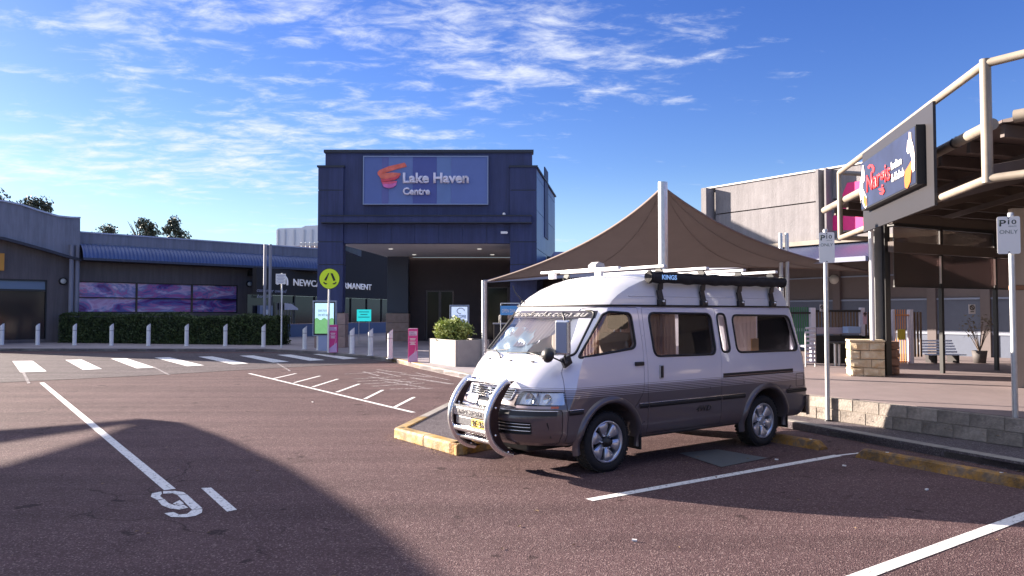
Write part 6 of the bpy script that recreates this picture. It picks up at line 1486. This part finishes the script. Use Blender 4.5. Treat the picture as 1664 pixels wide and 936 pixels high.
mb = MB(); mb.box((-.735, .858, .985), (.060, .022, .145)); hb = B(mb, 'handle_recess', mat('handle_recess_silver', (.48, .46, .48), .35, .3), sdoor, bevel=.01); mb = MB(); mb.box((-.728, .872, .985), (.034, .02, .125)); B(mb, 'door_handle', V_trim, sdoor, bevel=.008)
mb = MB(); P = rpoly([(-3.20, .69), (-3.36, .69), (-3.36, .85), (-3.20, .85)], .02); mb.tube([Vector((p[0], ysurf(p[0], p[1]) + .0005, p[1])) for p in P], .003, 4, closed=True); B(mb, 'fuel_flap_seam', V_rub)
text('side_badge', '4WD', (-1.30, .8455, .515), (-1, 0, 0), (0, 0, 1), .26, .062, mat('badge_dark', (.035, .03, .03), .4), sdoor, ext=.001, shear=.35, bold=.02, local=True, lift=.002)
# tail lamp, rear bumper, rear window
mb = MB(); mb.grid(lambda u, v: Vector((-3.475 + .10 * u + .09 * v * .3, ysurf(-3.475 + .10 * u + .09 * v * .3, .9 + .34 * v) + .004, .9 + .34 * v)), 8, 6); B(mb, 'tail_lamp', mat('tail_lens', (.50, .14, .16), .2, coat=.6))
mb = MB()
mb.grid(lambda u, v: Vector((lambda a: (-3.39 - .17 * abs(math.cos(a)) ** .4 * (1), .86 * (-1 if math.sin(a) < 0 else 1) * abs(math.sin(a)) ** .35, .32 + .24 * v))(math.pi * (u - .5))), 40, 3); o = B(mb, 'rear_bumper', V_dark)
mb = MB(); mb.box((-3.43, 0, 1.38), (.02, 1.3, .42)); B(mb, 'rear_window', M_gdark)
# underbody: chassis, axles, sills
mb = MB(); mb.box((-1.25, 0, .30), (4.0, .9, .14)); B(mb, 'chassis', V_rub, bevel=.02)
for wx in (0, -2.585): mb = MB(); mb.tube([(wx, -.70, .30), (wx, .70, .30)], .05, 10); mb.lathe([(0, -.13), (.12, -.08), (.13, .08), (0, .13)], (wx, .1, .29), (0, 1, 0), 14); B(mb, 'axle', V_rub)
mb = MB(); mb.tube([(.4, .35, .25), (-.2, .3, .22)], .03, 8); mb.tube([(.62, .45, .30), (.62, -.45, .30)], .03, 8); B(mb, 'steering_linkage', V_alu)
mb = MB(); mb.box((-1.32, .70, .315), (1.62, .16, .03)); B(mb, 'sill_plate', V_rub)
# wheels
def wheel(wx, s, master=None):
    c = Vector((wx, s * .70, .305)); A_ = Vector((0, s, 0))
    t_ = MB(); t_.lathe([(.205, -.09), (.225, -.10), (.27, -.108), (.295, -.095), (.303, -.07), (.305, -.03), (.305, .03), (.303, .07), (.295, .095), (.27, .108), (.235, .106), (.212, .092), (.203, .075)], c, A_, 48)
    ty = B(t_, 'wheel', mat('tyre_rubber', (.018, .017, .018), .8, bump=.2, bscale=40), van, fix=True)
    tr = MB()
    for k in range(44):
        a = k * 6.2832 / 44
        for yy in (-.07, 0, .07):
            d = Vector((math.cos(a + yy), 0, math.sin(a + yy))); tr.box(c + d * .3055 + Vector((0, yy, 0)), (.026, .052, .009), ax=((-d.z, 0, d.x), (0, 1, 0), d))
    tag(B(tr, 'tread_blocks', mat('tread', (.02, .019, .02), .85), ty), kind='stuff')
    r_ = MB(); r_.lathe([(.200, .098), (.212, .100), (.213, .090), (.200, .086), (.188, .075), (.182, .02), (.182, -.08)], c, A_, 48); B(r_, 'rim', V_sil, ty)
    dk_ = MB(); dk_.lathe([(0, -.02), (.185, -.02)], c, A_, 30); B(dk_, 'brake_disc', mat('brake_dark', (.05, .05, .055), .5, .4), ty)
    for k in range(6):
        a = k * math.pi / 3 + .3; d = Vector((math.cos(a), 0, math.sin(a))); e_ = Vector((-math.sin(a), 0, math.cos(a))); sk = MB()
        out_ = []
        for (rad, wd_, dp) in ((.052, .022, .072), (.095, .036, .082), (.145, .058, .094), (.176, .062, .094), (.190, .050, .088)):
            out_.append((c + d * rad - e_ * wd_ + A_ * (dp - .012), c + d * rad - e_ * wd_ * .55 + A_ * dp, c + d * rad + e_ * wd_ * .55 + A_ * dp, c + d * rad + e_ * wd_ + A_ * (dp - .012)))
        vs = [q for row in out_ for q in row]; sk.add(vs, [(i * 4 + j, i * 4 + j + 1, (i + 1) * 4 + j + 1, (i + 1) * 4 + j) for i in range(4) for j in range(3)], True)
        n0 = len(vs); low = [q - A_ * .03 for q in vs]; sk.add(vs + low, [(i * 4, (i + 1) * 4, n0 + (i + 1) * 4, n0 + i * 4) for i in range(4)] + [(i * 4 + 3, n0 + i * 4 + 3, n0 + (i + 1) * 4 + 3, (i + 1) * 4 + 3) for i in range(4)])
        B(sk, 'spoke', V_sil, ty, fix=True)
    h_ = MB()
    front = wx == 0
    h_.lathe([(.055, .055), (.055, .085), (.045, .098 if front else .09), (.034, .100), (.034, .135 if front else .092), (.02, .14 if front else .095), (0, .14 if front else .095)], c, A_, 20)
    B(h_, 'hub_cap', V_trim if front else V_sil, ty)
    nt_ = MB()
    for k in range(6): a = k * math.pi / 3; nt_.lathe([(.009, .07), (.009, .096), (0, .098)], c + Vector((math.cos(a), 0, math.sin(a))) * .068, A_, 6)
    tag(B(nt_, 'wheel_nuts', V_chr, ty), kind='stuff')
wheel(0, 1); wheel(-2.585, 1); wheel(0, -1); wheel(-2.585, -1)
# roof bars, brackets, rolled awning
aw = empty('rolled_awning', (0, 0, 0), 'long black rolled-up awning bag hung on the side of the van roof', 'awning'); aw.location = van.location; aw.rotation_euler = van.rotation_euler; OFF[aw.name] = Vector((0, 0, 0))
def bagf(u, v):
    x = -.60 - 2.42 * u; a = v * 2 * math.pi; rr = .056 + .004 * math.sin(u * 31 + math.cos(a) * 2) + .003 * math.sin(u * 67 + a * 2); sg_ = .008 * math.sin(u * math.pi)
    return Vector((x, .80 + rr * math.cos(a) * .95, 1.995 - sg_ + rr * 1.08 * math.sin(a)))
mb = MB(); mb.grid(bagf, 110, 18); mb.lathe([(.0, .0), (.056, .0)], (-.60, .80, 1.995), (1, 0, 0), 18); mb.lathe([(.0, .0), (.056, .0)], (-3.02, .80, 1.995), (1, 0, 0), 18)
bag = mb.build('bag', mat('bag_vinyl', (.020, .017, .018), .85, bump=.4, bscale=14), aw, local=True)
text('bag_lettering', 'KINGS', (-.745, .8585, 1.968), (-1, 0, 0), (0, 0, 1), .235, .052, mat('kings_blue_white', (.28, .52, .90), .5, emit=(.3, .55, 1), estr=.1), bag, ext=.001, bold=.035, local=True, lift=.006)
zp = MB(); zp.tube([Vector((-.62 - 2.38 * k / 40, .80 + .04, 1.995 + .046 - .008 * math.sin(k / 40 * 3.14))) for k in range(41)], .006, 5); zp.build('zip_flap', V_trim, bag, local=True)
for x in (-.62, -2.99): st_ = MB(); st_.tube([(x, .80 + .061 * math.cos(t), 1.995 + .064 * math.sin(t)) for t in [k * .5236 for k in range(12)]], .010, 5, closed=True); st_.build('end_band', V_rub, aw, local=True)
for i, x in enumerate((-.80, -1.50, -2.17, -2.80)):
    e_ = empty('roof_rack_bar', (0, 0, 0), 'white roof rack cross bar with black side leg, %s' % ('first from the front of the van', 'second from the front of the van', 'third from the front of the van', 'rearmost, above the last side window')[i], 'roof rack bar', 'roof rack bars on the van'); e_.location = van.location; e_.rotation_euler = van.rotation_euler; OFF[e_.name] = Vector((0, 0, 0))
    mb = MB(); mb.box((x, .0, 2.115), (.055, 1.72, .03)); mb.build('cross_bar', mat('bar_white', (.75, .74, .75), .4, .2), e_, local=True, bevel=.006)
    for s in (1, -1):
        mb = MB()
        P = [(s * .80, 2.05), (s * .79, 1.93), (s * .768, 1.86), (s * .782, 1.74)]
        for a, b in zip(P[:-1], P[1:]): mb.bar((x, a[0], a[1]), (x - .02, b[0], b[1]), .075, .016, up=(0, 1, 0))
        mb.bar((x, s * .74, 2.10), (x, s * .80, 2.04), .07, .02, up=(1, 0, 0)); mb.build('side_leg', V_trim, e_, local=True)
        mb = MB(); mb.box((x - .02, s * .785, 1.725), (.10, .045, .065)); mb.build('gutter_clamp', V_trim, e_, local=True, bevel=.008)
        mb = MB(); mb.lathe([(.012, 0), (.012, .03), (0, .034)], (x - .02, s * .80, 1.735), (0, s, 0), 8); mb.build('clamp_bolt', V_chr, e_, local=True)
for (x, lab) in ((-.45, 'short leading white rail lying over the front of the van roof'),):
    e_ = empty('roof_rail', (0, 0, 0), lab, 'roof rail'); e_.location = van.location; e_.rotation_euler = van.rotation_euler; OFF[e_.name] = Vector((0, 0, 0))
    mb = MB(); mb.box((x, -.15, 2.10), (.05, 1.35, .028)); mb.build('rail', MATS['bar_white'], e_, local=True, bevel=.006); mb = MB()
    for y in (-.62, .2): mb.box((x, y, 2.05), (.05, .09, .06))
    mb.build('foot', MATS['bar_white'], e_, local=True); mb = MB(); mb.prism([(x - .12, .05, 2.12), (x + .03, .05, 2.12), (x + .03, .05, 2.15), (x - .02, .05, 2.185), (x - .10, .05, 2.17)], (0, 1, 0), .12); mb.build('mount_block', mat('mount_grey', (.4, .38, .38), .6), e_, local=True)

# ================================================================== TREE BELT behind the viewer (seen only in reflections)
rn = random.Random(77); mb = MB()
def belt(u, v):
    x = -90 + 180 * u; h = 7 + 2.2 * mnoise.noise(Vector((x * .09, 3, 0))) + 1.2 * mnoise.noise(Vector((x * .4, 9, 0))); th = v * math.pi
    return Vector((x, -52 - math.cos(th) * 5 + mnoise.noise(Vector((x * .5, v * 6, 1))) * 1.2, h * math.sin(th)))
mb.grid(belt, 260, 16); tag(mb.build('far_wood', M_gum), 'long belt of dark trees across the road behind the viewer', 'wood', kind='stuff')

# restaurant building that carries on to the right of the frame
rb = empty('restaurant_building', (15, 0, TZ), 'cream restaurant building with dark shopfront glazing continuing beside the terrace, right of the frame', 'building')
mb = MB(); mb.box((16.5, .8, 3.55), (6, 29.6, 1.2)); mb.build('upper_wall', M_cream, rb)
for k in range(10):
    y = -13.5 + k * 3.0; mb = MB(); mb.box((13.75, y, 1.68), (.5, .5, 2.52)); mb.build('wall_pier', M_cream, rb)
    if k < 9:
        mb = MB(); mb.box((13.8, y + 1.5, 1.68), (.06, 2.48, 2.50)); w_ = mb.build('shop_window', M_dark, rb); mb = MB(); mb.box((13.74, y + 1.5, 1.7), (.05, .06, 2.44)); mb.build('mullion', M_galv, w_)
mb = MB(); mb.box((16.5, .8, 4.2), (6.6, 30.2, .12)); mb.build('roof_edge', M_beam, rb)
mb = MB(); mb.box((12.3, -4.5, 3.25), (2.6, 19, .12)); mb.build('awning_slab', M_roofu, rb)

# dry leaves and grit gathered along the kerbs
rn = random.Random(31); mb = MB()
def scatter(a, b, n, w, z):
    for _ in range(n):
        t = rn.random(); p = a.lerp(b, t) + Vector((rn.gauss(0, w), rn.gauss(0, w), 0)); s_ = rn.uniform(.008, .028); an = rn.uniform(0, 6.28); q = Vector((math.cos(an), math.sin(an), 0)) * s_; r_ = Vector((-q.y, q.x, 0)) * .5
        mb.add([p - q + Vector((0, 0, z)), p + r_ + Vector((0, 0, z + .006)), p + q + Vector((0, 0, z + .002)), p - r_ + Vector((0, 0, z + .007))], [(0, 1, 2, 3)])
scatter(Vector((K0.x, K0.y, 0)) - kd * 1, Vector((K1.x, K1.y, 0)), 90, .10, .008); scatter(IA, IB, 60, .10, .008); scatter(IA, IC, 40, .1, .008)
scatter(Vector((-5, 6, 0)), Vector((5, 8, 0)), 90, 2.2, .006); scatter(Ws.lerp(We, .1) + Vector((-.15, 0, 0)), We, 80, .06, .108)
tag(mb.build('dry_leaves', mat('dry_leaf_litter', (.20, .13, .07), .9, rand=.2)), kind='stuff')
